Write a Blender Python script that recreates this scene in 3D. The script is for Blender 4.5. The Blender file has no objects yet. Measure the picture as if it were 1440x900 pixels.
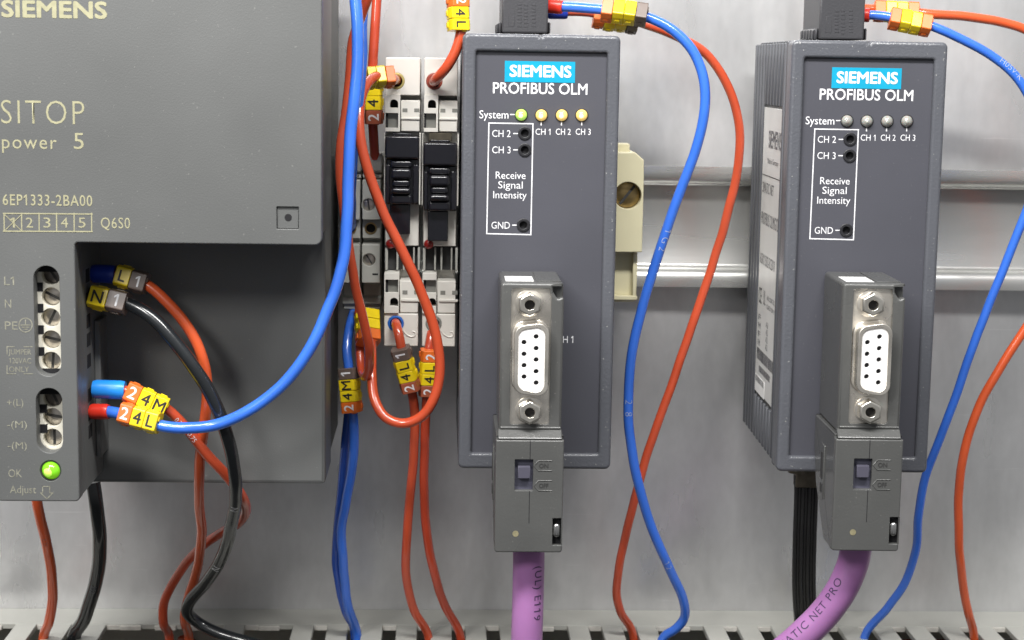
import bpy, bmesh, math, random
from mathutils import Vector, Matrix, geometry, noise
random.seed(7)
S = 0.001                                   # everything below is authored in millimetres
sc = bpy.context.scene

# ------------------------------------------------------------------ camera
F, VX, VY, ROLL = 2500.0, 620.0, 90.0, 0.010     # focal length in px of a 1440 wide frame, vanishing point of the panel normal
nY = Vector((VX - 720, VY - 450, F)).normalized()
nZ = Vector((ROLL, -1.0, 0)); nZ = (nZ - nY * nZ.dot(nY)).normalized()
nX = nY.cross(nZ)
def ray(px, py):
    c = Vector((px - 720, py - 450, F)); return Vector((nX.dot(c), nY.dot(c), nZ.dot(c)))
CAM = Vector((0, -72.0, 0)) - ray(757, 354) / F * 459.0
cam_d = bpy.data.cameras.new('camera'); cam = bpy.data.objects.new('camera', cam_d); sc.collection.objects.link(cam)
cam_d.sensor_width = 36; cam_d.lens = F / 1440 * 36; cam_d.clip_start = 0.01; cam_d.clip_end = 20
R = Matrix(((nX.x, -nX.y, -nX.z), (nY.x, -nY.y, -nY.z), (nZ.x, -nZ.y, -nZ.z)))
cam.matrix_world = Matrix.Translation(CAM * S) @ R.to_4x4()
cam_d.dof.use_dof = True; cam_d.dof.focus_distance = 0.452; cam_d.dof.aperture_fstop = 30
sc.camera = cam
sc.render.resolution_x, sc.render.resolution_y = 1024, 640
# ------------------------------------------------------------------ light
w = bpy.data.worlds.new('World'); sc.world = w; w.use_nodes = True
_nt = w.node_tree; _bg = _nt.nodes['Background']; _tc = _nt.nodes.new('ShaderNodeTexCoord'); _sp = _nt.nodes.new('ShaderNodeSeparateXYZ'); _rp = _nt.nodes.new('ShaderNodeValToRGB')
_mr = _nt.nodes.new('ShaderNodeMapRange'); _mr.inputs['From Min'].default_value = -0.6; _mr.inputs['From Max'].default_value = 0.6       # pale room above, dark floor below
_nt.links.new(_tc.outputs['Generated'], _sp.inputs[0]); _nt.links.new(_sp.outputs['Z'], _mr.inputs['Value']); _nt.links.new(_mr.outputs[0], _rp.inputs[0]); _nt.links.new(_rp.outputs[0], _bg.inputs[0])
_rp.color_ramp.elements[0].color = (0.10, 0.10, 0.10, 1); _rp.color_ramp.elements[1].color = (0.95, 0.97, 1.0, 1); _bg.inputs[1].default_value = 0.46
def area(name, loc, target, sx, sy, power, col):
    l = bpy.data.lights.new(name, 'AREA'); l.shape = 'RECTANGLE'; l.size = sx * S; l.size_y = sy * S; l.energy = power; l.color = col
    o = bpy.data.objects.new(name, l); sc.collection.objects.link(o); o.location = Vector(loc) * S
    d = Vector(target) - Vector(loc); o.rotation_euler = d.to_track_quat('-Z', 'Y').to_euler()
    return o
area('ceiling_lamp', (-60, -370, 400), (10, 0, 60), 520, 55, 6.6, (1.0, 0.985, 0.96))
area('room_light', (-330, -640, 330), (0, 0, -20), 120, 120, 2.1, (1.0, 0.98, 0.95))
sc.view_settings.view_transform = 'Standard'; sc.view_settings.look = 'None'
sc.view_settings.exposure = 0.0; sc.view_settings.gamma = 1.0; sc.view_settings.use_curve_mapping = False

# ------------------------------------------------------------------ materials
MATS = {}
def mat(name, col, rough=0.5, metal=0.0, noise=0.0, nscale=300.0, bump=0.0, bscale=900.0, spec=0.5, emit=None, estr=0.0, coat=0.0, trans=0.0, sss=0.0, stretch=(1, 1, 1), rvar=0.0, speck=0.0):
    m = bpy.data.materials.new(name); m.use_nodes = True; nt = m.node_tree; b = nt.nodes['Principled BSDF']
    b.inputs['Base Color'].default_value = (*col, 1); b.inputs['Roughness'].default_value = rough; b.inputs['Metallic'].default_value = metal
    b.inputs['Specular IOR Level'].default_value = spec; b.inputs['Coat Weight'].default_value = coat; b.inputs['Transmission Weight'].default_value = trans
    if sss: b.inputs['Subsurface Weight'].default_value = sss; b.inputs['Subsurface Scale'].default_value = 0.002
    if emit: b.inputs['Emission Color'].default_value = (*emit, 1); b.inputs['Emission Strength'].default_value = estr
    tc = nt.nodes.new('ShaderNodeNewGeometry'); mp = nt.nodes.new('ShaderNodeMapping'); mp.inputs['Scale'].default_value = stretch
    nt.links.new(tc.outputs['Position'], mp.inputs[0])
    def nz(s, d=3):
        n = nt.nodes.new('ShaderNodeTexNoise'); n.inputs['Scale'].default_value = s; n.inputs['Detail'].default_value = d
        nt.links.new(mp.outputs[0], n.inputs['Vector']); return n
    last = None
    if noise:
        n = nz(nscale, 4); r = nt.nodes.new('ShaderNodeMapRange'); r.inputs['From Min'].default_value = 0.3; r.inputs['From Max'].default_value = 0.7
        r.inputs['To Min'].default_value = 1 - noise; r.inputs['To Max'].default_value = 1 + noise
        nt.links.new(n.outputs['Fac'], r.inputs['Value'])
        v = nt.nodes.new('ShaderNodeVectorMath'); v.operation = 'SCALE'; v.inputs[0].default_value = col
        nt.links.new(r.outputs[0], v.inputs['Scale']); nt.links.new(v.outputs[0], b.inputs['Base Color']); last = v.outputs[0]
    if speck:                                            # dust and chips: tiny pale dots
        n = nz(1400, 2); r = nt.nodes.new('ShaderNodeMapRange'); r.inputs['From Min'].default_value = 0.70; r.inputs['From Max'].default_value = 0.76
        nt.links.new(n.outputs['Fac'], r.inputs['Value'])
        k = nt.nodes.new('ShaderNodeMath'); k.operation = 'MULTIPLY'; k.inputs[1].default_value = speck; nt.links.new(r.outputs[0], k.inputs[0])
        mx = nt.nodes.new('ShaderNodeMix'); mx.data_type = 'RGBA'; mx.inputs[6].default_value = (*col, 1); mx.inputs[7].default_value = (0.55, 0.54, 0.5, 1)
        nt.links.new(k.outputs[0], mx.inputs[0])
        if last: nt.links.new(last, mx.inputs[6])
        nt.links.new(mx.outputs[2], b.inputs['Base Color'])
    if rvar:
        n = nz(nscale * 0.5, 4); r = nt.nodes.new('ShaderNodeMapRange'); r.inputs['From Min'].default_value = 0.3; r.inputs['From Max'].default_value = 0.7
        r.inputs['To Min'].default_value = max(0.05, rough - rvar); r.inputs['To Max'].default_value = min(1, rough + rvar)
        nt.links.new(n.outputs['Fac'], r.inputs['Value']); nt.links.new(r.outputs[0], b.inputs['Roughness'])
    if bump:
        n = nz(bscale, 3); bp = nt.nodes.new('ShaderNodeBump'); bp.inputs['Strength'].default_value = bump; bp.inputs['Distance'].default_value = 0.0003
        nt.links.new(n.outputs['Fac'], bp.inputs['Height']); nt.links.new(bp.outputs[0], b.inputs['Normal'])
    MATS[name] = m; return m
mat('zinc', (0.60, 0.60, 0.61), 0.33, 0.6, 0.06, 26, 0.05, 120, stretch=(1, 1, 0.22), rvar=0.08)
def zinc():
    m = MATS['zinc']; nt = m.node_tree; b = nt.nodes['Principled BSDF']; g = nt.nodes.new('ShaderNodeNewGeometry')
    def nz(scale, stretch, detail, lo, hi, a, c):
        mp = nt.nodes.new('ShaderNodeMapping'); mp.inputs['Scale'].default_value = stretch; nt.links.new(g.outputs['Position'], mp.inputs[0])
        n = nt.nodes.new('ShaderNodeTexNoise'); n.inputs['Scale'].default_value = scale; n.inputs['Detail'].default_value = detail; nt.links.new(mp.outputs[0], n.inputs['Vector'])
        r = nt.nodes.new('ShaderNodeMapRange'); r.inputs[1].default_value = lo; r.inputs[2].default_value = hi; r.inputs[3].default_value = a; r.inputs[4].default_value = c
        nt.links.new(n.outputs['Fac'], r.inputs[0]); return r.outputs[0]
    def mul(a, c, op='MULTIPLY'):
        k = nt.nodes.new('ShaderNodeMath'); k.operation = op; nt.links.new(a, k.inputs[0]); nt.links.new(c, k.inputs[1]); return k.outputs[0]
    blot = nz(34, (1, 1, .8), 5, .34, .66, .90, 1.05); streak = nz(70, (1, 1, .10), 3, .3, .7, .91, 1.05); fine_ = nz(420, (1, 1, .5), 2, .3, .7, .965, 1.03); scr = nz(900, (.035, 1, 1), 2, .70, .74, 1.0, 1.12)
    v = mul(mul(blot, streak), mul(fine_, scr)); sc_ = nt.nodes.new('ShaderNodeVectorMath'); sc_.operation = 'SCALE'; sc_.inputs[0].default_value = (.655, .655, .66); nt.links.new(v, sc_.inputs['Scale'])
    nt.links.new(sc_.outputs[0], b.inputs['Base Color'])
    nt.links.new(mul(nz(26, (1, 1, .5), 5, .3, .7, .24, .44), nz(120, (1, 1, .12), 3, .3, .7, .85, 1.15)), b.inputs['Roughness'])
    bp = nt.nodes.new('ShaderNodeBump'); bp.inputs['Strength'].default_value = .12; bp.inputs['Distance'].default_value = .0006; nt.links.new(nz(45, (1, 1, .6), 4, 0, 1, 0, 1), bp.inputs['Height']); nt.links.new(bp.outputs[0], b.inputs['Normal'])
zinc()
mat('rail_zinc', (0.70, 0.70, 0.68), 0.27, 0.74, 0.10, 60, 0.10, 300, stretch=(0.15, 1, 1), rvar=0.08)
mat('duct', (0.43, 0.43, 0.395), 0.5, 0, 0.06, 60, 0.10, 700)
mat('duct_edge', (0.62, 0.60, 0.55), 0.55, 0, 0.15, 300)
mat('supply_grey', (0.112, 0.115, 0.114), 0.44, 0, 0.09, 22, 0.12, 2600, speck=0.14, rvar=0.11)
mat('supply_dark', (0.075, 0.076, 0.073), 0.50, 0, 0.06, 60, 0.30, 2600, speck=0.2)
mat('module_rim', (0.094, 0.098, 0.112), 0.30, 0, 0.06, 60, 0.35, 1700, speck=0.55)
mat('module_panel', (0.066, 0.067, 0.081), 0.45, 0, 0.06, 45, 0.06, 2500, speck=0.06)
mat('module_body', (0.088, 0.092, 0.102), 0.45, 0, 0.06, 60, 0.15, 1700)
mat('hood', (0.082, 0.083, 0.081), 0.27, 0, 0.08, 70, 0.12, 1800, speck=0.15, rvar=0.06)
mat('plug', (0.045, 0.045, 0.05), 0.42, 0, 0.06, 60, 0.25, 2000)
mat('nickel', (0.86, 0.81, 0.73), 0.24, 0.90, 0.22, 140, 0.10, 400, rvar=0.12)
mat('bright_metal', (0.80, 0.79, 0.77), 0.2, 1.0, 0.05, 200)
mat('hex_metal', (0.86, 0.82, 0.74), 0.15, 0.93, 0.15, 300)
mat('insert_white', (0.80, 0.79, 0.78), 0.35)
mat('hole', (0.006, 0.006, 0.008), 0.8)
mat('socket', (0.02, 0.02, 0.023), 0.35)
mat('print_white', (0.74, 0.74, 0.76), 0.55, noise=0.12, nscale=1100)
mat('print_wire', (0.42, 0.47, 0.58), 0.5)
mat('print_cream', (0.34, 0.325, 0.205), 0.6, noise=0.1, nscale=900)
mat('print_pale', (0.25, 0.245, 0.195), 0.6, noise=0.35, nscale=1300)
mat('print_black', (0.012, 0.012, 0.015), 0.5)
mat('print_grey', (0.10, 0.10, 0.11), 0.6)
mat('print_ink', (0.060, 0.030, 0.085), 0.5)
mat('badge', (0.008, 0.31, 0.49), 0.30, noise=0.08, nscale=300)
mat('sticker', (0.74, 0.735, 0.72), 0.45, 0, 0.04, 200)
mat('side_label', (0.60, 0.595, 0.575), 0.40, 0.1, 0.05, 120)
mat('switch', (0.08, 0.077, 0.105), 0.35)
mat('switch_well', (0.085, 0.085, 0.12), 0.45)
mat('red', (0.53, 0.075, 0.029), 0.24, 0, 0.10, 90, 0.06, 500, sss=0.05, coat=0.5)
mat('red_bright', (0.60, 0.092, 0.026), 0.24, 0, 0.10, 90, 0.06, 500, sss=0.05, coat=0.5)
mat('red_dark', (0.46, 0.055, 0.022), 0.26, 0, 0.10, 90, 0.06, 500, coat=0.5)
mat('blue', (0.040, 0.155, 0.66), 0.26, 0, 0.08, 90, 0.05, 500, sss=0.05, coat=0.5)
mat('blue_deep', (0.020, 0.085, 0.45), 0.26, 0, 0.08, 90, 0.05, 500, coat=0.5)
mat('ferrule_blue', (0.02, 0.26, 0.80), 0.35)
mat('ferrule_navy', (0.012, 0.04, 0.36), 0.35)
mat('ferrule_red', (0.62, 0.030, 0.015), 0.33)
mat('black_wire', (0.013, 0.015, 0.017), 0.26, 0, 0.2, 90, 0.10, 500, coat=0.5)
mat('purple', (0.35, 0.155, 0.365), 0.36, 0, 0.10, 60, 0.08, 350, sss=0.05)
mat('purple_dirty', (0.16, 0.085, 0.15), 0.5, 0, 0.4, 200)
mat('yellow', (0.80, 0.60, 0.012), 0.28, 0, 0.06, 150, 0.05, 600)
mat('orange', (0.72, 0.15, 0.020), 0.36, 0, 0.06, 150, 0.05, 600)
mat('brown', (0.125, 0.09, 0.075), 0.40, 0, 0.06, 150, 0.05, 600)
mat('rust', (0.34, 0.085, 0.04), 0.40, 0, 0.08, 150, 0.05, 600)
mat('white_plastic', (0.66, 0.64, 0.59), 0.38, 0, 0.03, 80, 0.05, 900)
mat('grey_plastic', (0.36, 0.36, 0.33), 0.42, 0, 0.05, 80, 0.05, 900)
mat('grey_recess', (0.20, 0.20, 0.18), 0.5)
mat('lever_black', (0.010, 0.010, 0.014), 0.16, 0, 0.1, 90, 0.12, 500, coat=0.3)
mat('cream', (0.68, 0.63, 0.42), 0.42, 0, 0.04, 80, 0.05, 900)
mat('terminal_cream', (0.74, 0.71, 0.61), 0.45, 0, 0.05, 200)
mat('brass', (0.36, 0.26, 0.12), 0.34, 1.0, 0.35, 260, 0.15, 600)
mat('screw', (0.52, 0.48, 0.43), 0.30, 1.0, 0.25, 500, 0.2, 900)
mat('screw_dark', (0.16, 0.145, 0.135), 0.36, 0.9, 0.3, 500)
mat('spring_steel', (0.22, 0.22, 0.20), 0.4, 0.3)
mat('screw_pale', (0.40, 0.36, 0.22), 0.35, 0.5, 0.3, 700)
mat('nut_dull', (0.13, 0.115, 0.085), 0.4, 0.7, 0.3, 300)
mat('ring_brass', (0.45, 0.38, 0.14), 0.4, 0.3)
mat('ring_red', (0.26, 0.055, 0.035), 0.4)
mat('ring_blue', (0.02, 0.13, 0.50), 0.35)
mat('led_green', (0.16, 0.55, 0.02), 0.15, emit=(0.30, 0.80, 0.015), estr=0.42, coat=0.5)
mat('led_lime', (0.40, 0.62, 0.10), 0.2, emit=(0.50, 0.86, 0.16), estr=0.50, coat=0.5)
mat('led_amber', (0.72, 0.50, 0.14), 0.2, emit=(1.0, 0.66, 0.20), estr=0.55, coat=0.5)
mat('led_core', (0.7, 0.9, 0.2), 0.2, emit=(0.50, 1.0, 0.06), estr=0.6, coat=0.5)
mat('led_hot', (0.9, 0.8, 0.45), 0.2, emit=(1.0, 0.86, 0.45), estr=1.3, coat=0.5)
mat('led_lime_hot', (0.7, 0.9, 0.4), 0.2, emit=(0.75, 1.0, 0.40), estr=1.1, coat=0.5)
mat('led_off', (0.30, 0.295, 0.27), 0.10, sss=0.2, coat=0.6)
mat('led_red', (0.28, 0.012, 0.010), 0.2, coat=0.5)
mat('gap_dark', (0.03, 0.03, 0.03), 0.6)
mat('fibre_black', (0.012, 0.012, 0.012), 0.42, 0, 0.2, 200, 0.3, 900)

# ------------------------------------------------------------------ helpers
COL = sc.collection
ORG = {}                                                   # thing -> its origin in mm
def P(px, py, h):                                          # a photograph pixel on the plane h mm in front of the panel
    r = ray(px, py); return CAM + r * ((-h - CAM.y) / r.y)
def PZ(px, py, z):                                         # ... on the horizontal plane at height z
    r = ray(px, py); return CAM + r * ((z - CAM.z) / r.z)
def tag(o, label=None, cat=None, group=None, kind=None):
    for k, v in (('label', label), ('category', cat), ('group', group), ('kind', kind)):
        if v: o[k] = v
    return o
def thing(name, label, cat, org, group=None):
    o = bpy.data.objects.new(name, None); o.empty_display_size = 0.005; COL.objects.link(o)
    org = Vector(org); o.location = org * S; ORG[o.name] = org
    return tag(o, label, cat, group)
def finish(me, angle=38):
    bm = bmesh.new(); bm.from_mesh(me); bmesh.ops.recalc_face_normals(bm, faces=bm.faces) if len(bm.faces) and not me.get('flat') else None
    lim = math.radians(angle)
    for f in bm.faces: f.smooth = f.material_index == 0; f.material_index = 0        # faces flagged 1 are the large flat ones
    for e in bm.edges:
        if len(e.link_faces) == 2: e.smooth = e.calc_face_angle(0) < lim
    bm.to_mesh(me); bm.free()
def link(name, me, material, parent=None, label=None, kind=None, fin=True):
    """me is in world mm; child vertices are stored relative to the top thing's origin"""
    if fin: finish(me)
    root = parent
    while root is not None and root.parent is not None: root = root.parent
    org = ORG.get(root.name, Vector()) if root else Vector()
    me.transform(Matrix.Scale(S, 4) @ Matrix.Translation(-org))
    o = bpy.data.objects.new(name, me); COL.objects.link(o); me.materials.append(MATS[material]); o.parent = parent
    if label: o['label'] = label
    if kind: o['kind'] = kind
    return o
class MB:
    def __init__(s): s.bm = bmesh.new()
    def box(s, x0, x1, y0, y1, z0, z1, bev=0.0, seg=2, M=None):
        b = bmesh.new(); bmesh.ops.create_cube(b, size=1)
        for v in b.verts:
            v.co = Vector((x0 + (v.co.x + .5) * (x1 - x0), y0 + (v.co.y + .5) * (y1 - y0), z0 + (v.co.z + .5) * (z1 - z0)))
        if bev:
            new = set(bmesh.ops.bevel(b, geom=b.edges[:], offset=bev, segments=seg, profile=0.5, affect='EDGES')['faces'])
            for f in b.faces: f.material_index = 0 if f in new else 1
        return s.add(b, M)
    def prism(s, pts, axis, a, c, bev=0.0, seg=2, M=None):
        """pts 2D; axis 'x': (y,z) swept along x; 'y': (x,z); 'z': (x,y)"""
        b = bmesh.new()
        def mkv(p, t): return {'x': (t, p[0], p[1]), 'y': (p[0], t, p[1]), 'z': (p[0], p[1], t)}[axis]
        A = [b.verts.new(mkv(p, a)) for p in pts]; B = [b.verts.new(mkv(p, c)) for p in pts]
        b.faces.new(A); b.faces.new(B[::-1])
        for i in range(len(pts)): j = (i + 1) % len(pts); b.faces.new((A[j], A[i], B[i], B[j]))
        bmesh.ops.recalc_face_normals(b, faces=b.faces)
        if bev:
            new = set(bmesh.ops.bevel(b, geom=b.edges[:], offset=bev, segments=seg, profile=0.5, affect='EDGES')['faces'])
            for f in b.faces: f.material_index = 0 if f in new else 1
        return s.add(b, M)
    def cyl(s, c, d, r, L, seg=24, r2=None, bev=0.0, M=None):
        """cylinder from c along d for L"""
        b = bmesh.new(); bmesh.ops.create_cone(b, cap_ends=True, segments=seg, radius1=r, radius2=r if r2 is None else r2, depth=L)
        if bev: bmesh.ops.bevel(b, geom=[e for e in b.edges if all(len(v.link_edges) == 3 for v in e.verts) and abs(e.verts[0].co.z - e.verts[1].co.z) < 1e-6], offset=bev, segments=2, profile=0.5, affect='EDGES')
        d = Vector(d).normalized(); q = d.to_track_quat('Z', 'Y').to_matrix().to_4x4()
        b.transform(Matrix.Translation(Vector(c) + d * L / 2) @ q); return s.add(b, M)
    def dome(s, c, r, depth, seg=20):
        """lens cap bulging toward -Y"""
        b = bmesh.new(); bmesh.ops.create_uvsphere(b, u_segments=seg, v_segments=12, radius=1)
        b.transform(Matrix.Translation(Vector(c)) @ Matrix.Diagonal((r, depth, r, 1)) @ Matrix.Rotation(math.pi / 2, 4, 'X')); return s.add(b)
    def tube(s, pts, r, seg=12, cap=True):
        b = bmesh.new(); n = None; rings = []
        for i, p in enumerate(pts):
            t = (pts[min(i + 1, len(pts) - 1)] - pts[max(i - 1, 0)]).normalized()
            if n is None:
                n = Vector((0, -1, 0)); n = n - t * n.dot(t)
                if n.length < 0.05: n = Vector((0, 0, 1)); n = n - t * n.dot(t)
            else: n = n - t * n.dot(t)
            n.normalize(); bi = t.cross(n); rr = r(i) if callable(r) else r
            rings.append([b.verts.new(p + (n * math.cos(a) + bi * math.sin(a)) * rr) for a in (2 * math.pi * k / seg for k in range(seg))])
        for A, B in zip(rings, rings[1:]):
            for k in range(seg): b.faces.new((A[k], A[(k + 1) % seg], B[(k + 1) % seg], B[k]))
        if cap: b.faces.new(rings[0][::-1]); b.faces.new(rings[-1])
        return s.add(b)
    def add(s, b, M=None):
        if M: b.transform(M)
        me = bpy.data.meshes.new('tmp'); b.to_mesh(me); b.free(); s.bm.from_mesh(me); bpy.data.meshes.remove(me); return s
    def mesh(s, name):
        me = bpy.data.meshes.new(name); s.bm.to_mesh(me); s.bm.free(); return me
    def build(s, name, material, parent=None, label=None, kind=None): return link(name, s.mesh(name), material, parent, label, kind)
def curve_mesh(cu):
    o = bpy.data.objects.new('tmp', cu); COL.objects.link(o)
    dg = bpy.context.evaluated_depsgraph_get(); me = bpy.data.meshes.new_from_object(o.evaluated_get(dg))
    bpy.data.objects.remove(o); bpy.data.curves.remove(cu); me.materials.clear(); return me
FRONT = Matrix(((1, 0, 0, 0), (0, 0, -1, 0), (0, 1, 0, 0), (0, 0, 0, 1)))       # curve x,y,z -> world x,z,-y
def offset_loop(pts, d):
    n = len(pts); out = []
    for i in range(n):
        p0, p, p1 = Vector(pts[i - 1]), Vector(pts[i]), Vector(pts[(i + 1) % n]); a = (p - p0).normalized(); c = (p1 - p).normalized()
        n0, n1 = Vector((-a.y, a.x)), Vector((-c.y, c.x)); k = max(1 + n0.dot(n1), 0.35); out.append(tuple(p + (n0 + n1) / k * d))
    return out
def inside(pts, q):
    r = False; n = len(pts)
    for i in range(n):
        (x0, y0), (x1, y1) = pts[i - 1], pts[i]
        if (y0 > q[1]) != (y1 > q[1]) and q[0] < (x1 - x0) * (q[1] - y0) / (y1 - y0) + x0: r = not r
    return r
def plate_mesh(outlines, y, t, bev=0.0, hole_bev=None, seg=4):
    """flat plate with holes, outlines in (x,z), first one outer; front face at y with rounded rims, thickness t going back"""
    b = bmesh.new(); front = []
    for li, pts in enumerate(outlines):
        clean = [p for k, p in enumerate(pts) if (Vector(p) - Vector(pts[k - 1])).length > 1e-4]
        area2 = sum(clean[k - 1][0] * clean[k][1] - clean[k][0] * clean[k - 1][1] for k in range(len(clean)))
        if (area2 > 0) != (li == 0): clean = clean[::-1]
        bv = bev if li == 0 else (min(bev, .15) if hole_bev is None else hole_bev)
        prof = [(0.0, t)] + ([(bv * (1 - math.cos(math.pi / 2 * k / seg)), bv * (1 - math.sin(math.pi / 2 * k / seg))) for k in range(seg + 1)] if bv > 0 else [(0.0, 0.0)])
        rings = [[b.verts.new((p[0], y + dep, p[1])) for p in offset_loop(clean, ins)] for ins, dep in prof]
        for A, B in zip(rings, rings[1:]):
            for k in range(len(clean)): b.faces.new((A[k - 1], A[k], B[k], B[k - 1]))
        front.append((rings[-1], rings[0]))
    for which in (0, 1):
        vs = [v for f in front for v in f[which]]; co = [Vector((v.co.x, v.co.z)) for v in vs]; ed = []; base = 0
        for f in front:
            n = len(f[which]); ed += [(base + k, base + (k + 1) % n) for k in range(n)]; base += n
        res = geometry.delaunay_2d_cdt(co, ed, [], 1, 1e-5)
        nv = []
        for q, orig in zip(res[0], res[3]): nv.append(vs[orig[0]] if orig else b.verts.new((q.x, vs[0].co.y, q.y)))
        loops = [[(v.co.x, v.co.z) for v in f[which]] for f in front]
        for tri in res[2]:
            c = sum((res[0][k] for k in tri), Vector((0, 0))) / len(tri)
            if not inside(loops[0], c) or any(inside(l, c) for l in loops[1:]): continue
            try: b.faces.new([nv[k] for k in tri]).material_index = 1
            except ValueError: pass
    bmesh.ops.recalc_face_normals(b, faces=b.faces)
    me = bpy.data.meshes.new('plate'); b.to_mesh(me); b.free(); return me
def plate(name, outlines, y, t, material, parent=None, bev=0.0, label=None, hole_bev=None): return link(name, plate_mesh(outlines, y, t, bev, hole_bev), material, parent, label)
def roundpoly(pts, r, n=5):
    out = []; k = len(pts)
    for i in range(k):
        p0, p, p1 = Vector(pts[i - 1]), Vector(pts[i]), Vector(pts[(i + 1) % k]); a = (p0 - p).normalized(); c = (p1 - p).normalized()
        rr = r[i] if isinstance(r, (list, tuple)) else r
        if rr <= 0: out.append(tuple(p)); continue
        half = a.angle(c) / 2; d = rr / math.tan(half); cen = p + (a + c).normalized() * rr / math.sin(half)
        s0 = p + a * d - cen; s1 = p + c * d - cen; ang = s0.angle_signed(s1) if False else math.atan2(s0.x * s1.y - s0.y * s1.x, s0.dot(s1))
        for j in range(n + 1):
            th = ang * j / n; out.append((cen.x + s0.x * math.cos(th) - s0.y * math.sin(th), cen.y + s0.x * math.sin(th) + s0.y * math.cos(th)))
    return out
def rr(x0, x1, z0, z1, r=0.0, n=5):
    return roundpoly([(x0, z0), (x1, z0), (x1, z1), (x0, z1)], r, n) if r else [(x0, z0), (x1, z0), (x1, z1), (x0, z1)]
def circ(x, z, r, n=24): return [(x + r * math.cos(2 * math.pi * i / n), z + r * math.sin(2 * math.pi * i / n)) for i in range(n)]
# ---- lettering
def text_mesh(s, bold=0.0, extrude=0.0, space=1.0):
    cu = bpy.data.curves.new('text', 'FONT'); cu.body = s; cu.size = 1.0; cu.resolution_u = 3; cu.offset = min(bold, 0.0); cu.extrude = extrude; cu.space_character = space; cu.fill_mode = 'FRONT' if not extrude else 'BOTH'
    me = curve_mesh(cu)
    for i, ch in enumerate(s):                              # the built-in font's 1 is a bare bar: give it its flag
        if ch == '1':
            def edge(t):
                c = bpy.data.curves.new('text', 'FONT'); c.body = t; c.size = 1.0; c.space_character = space; q = curve_mesh(c); xs = [v.co.x for v in q.vertices]; yy = max(v.co.y for v in q.vertices); bpy.data.meshes.remove(q); return min(xs), max(xs), yy
            a, b_, top = edge('1'); xr = edge(s[:i + 1])[1]; xl = xr - (b_ - a); bb = bmesh.new(); bb.from_mesh(me)
            top = min(top, 0.75); bb.faces.new([bb.verts.new(v) for v in ((xl + .005, top, 0), (xl - .15, top - .13, 0), (xl - .15, top - .23, 0), (xl + .005, top - .12, 0))]); bb.to_mesh(me); bb.free()
    if bold > 0:                                            # heavier strokes: the outline laid over itself, shifted a little
        b = bmesh.new()
        for i, (dx, dy) in enumerate([(0, 0)] + [(math.cos(a) * bold, math.sin(a) * bold) for a in (2 * math.pi * k / 8 for k in range(8))]):
            c = me.copy(); c.transform(Matrix.Translation((dx, dy, 0.0004 * i))); b.from_mesh(c); bpy.data.meshes.remove(c)
        b.to_mesh(me); b.free()
    return me
_h = text_mesh('H'); CAPH = max(v.co.y for v in _h.vertices); bpy.data.meshes.remove(_h)
def text_fit(s, x0, x1, zb, caph, bold=0.0, space=1.0):
    """flat text in x,y: starts at x0, ends at x1, baseline zb"""
    me = text_mesh(s, bold, 0, space); xs = [v.co.x for v in me.vertices]; a, b = min(xs), max(xs)
    sx = (x1 - x0) / (b - a); sy = caph / CAPH
    for v in me.vertices: v.co = Vector((x0 + (v.co.x - a) * sx, zb + v.co.y * sy, v.co.z * 6))
    return me
def lettering(parent, s, pa, pb, h, material, bold=0.0, space=1.0, name='lettering', lift=0.06):
    """text between pixel pa = (x0, y of cap top) and pb = (x1, y of baseline) on the plane h"""
    A = P(pa[0], pb[1], h); B = P(pb[0], pb[1], h); T = P(pa[0], pa[1], h)
    me = text_fit(s, A.x, B.x, (A.z + B.z) / 2, T.z - A.z, bold, space)
    me.transform(Matrix.Translation((0, -h - lift, 0)) @ FRONT)
    return link(name, me, material, parent, fin=False)
def stroke(parent, pts, wd, h, material, name='printed_line', closed=False, lift=0.06):
    """flat printed polyline (pixel points) of width wd mm on plane h: each segment a thin quad with mitred overlap avoided by lift steps"""
    b = bmesh.new(); Q = [P(x, y, h) for x, y in pts]
    if closed: Q.append(Q[0])
    for i, (a, c) in enumerate(zip(Q, Q[1:])):
        d = (c - a); d.y = 0; d.normalize(); n = Vector((-d.z, 0, d.x)) * wd / 2; a2 = a - d * wd / 2; c2 = c + d * wd / 2; off = Vector((0, -lift - 0.004 * (i % 2), 0))
        b.faces.new([b.verts.new(v + off) for v in (a2 - n, c2 - n, c2 + n, a2 + n)])
    me = bpy.data.meshes.new(name); b.to_mesh(me); b.free(); return link(name, me, material, parent, fin=False)
def fine(me, d):                                            # cut long edges so wrapped letters follow the cable
    b = bmesh.new(); b.from_mesh(me); bmesh.ops.triangulate(b, faces=b.faces[:])
    for _ in range(4):
        L = [e for e in b.edges if e.calc_length() > d]
        if not L: break
        bmesh.ops.subdivide_edges(b, edges=L, cuts=1); bmesh.ops.triangulate(b, faces=b.faces[:])
    b.to_mesh(me); b.free()
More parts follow.
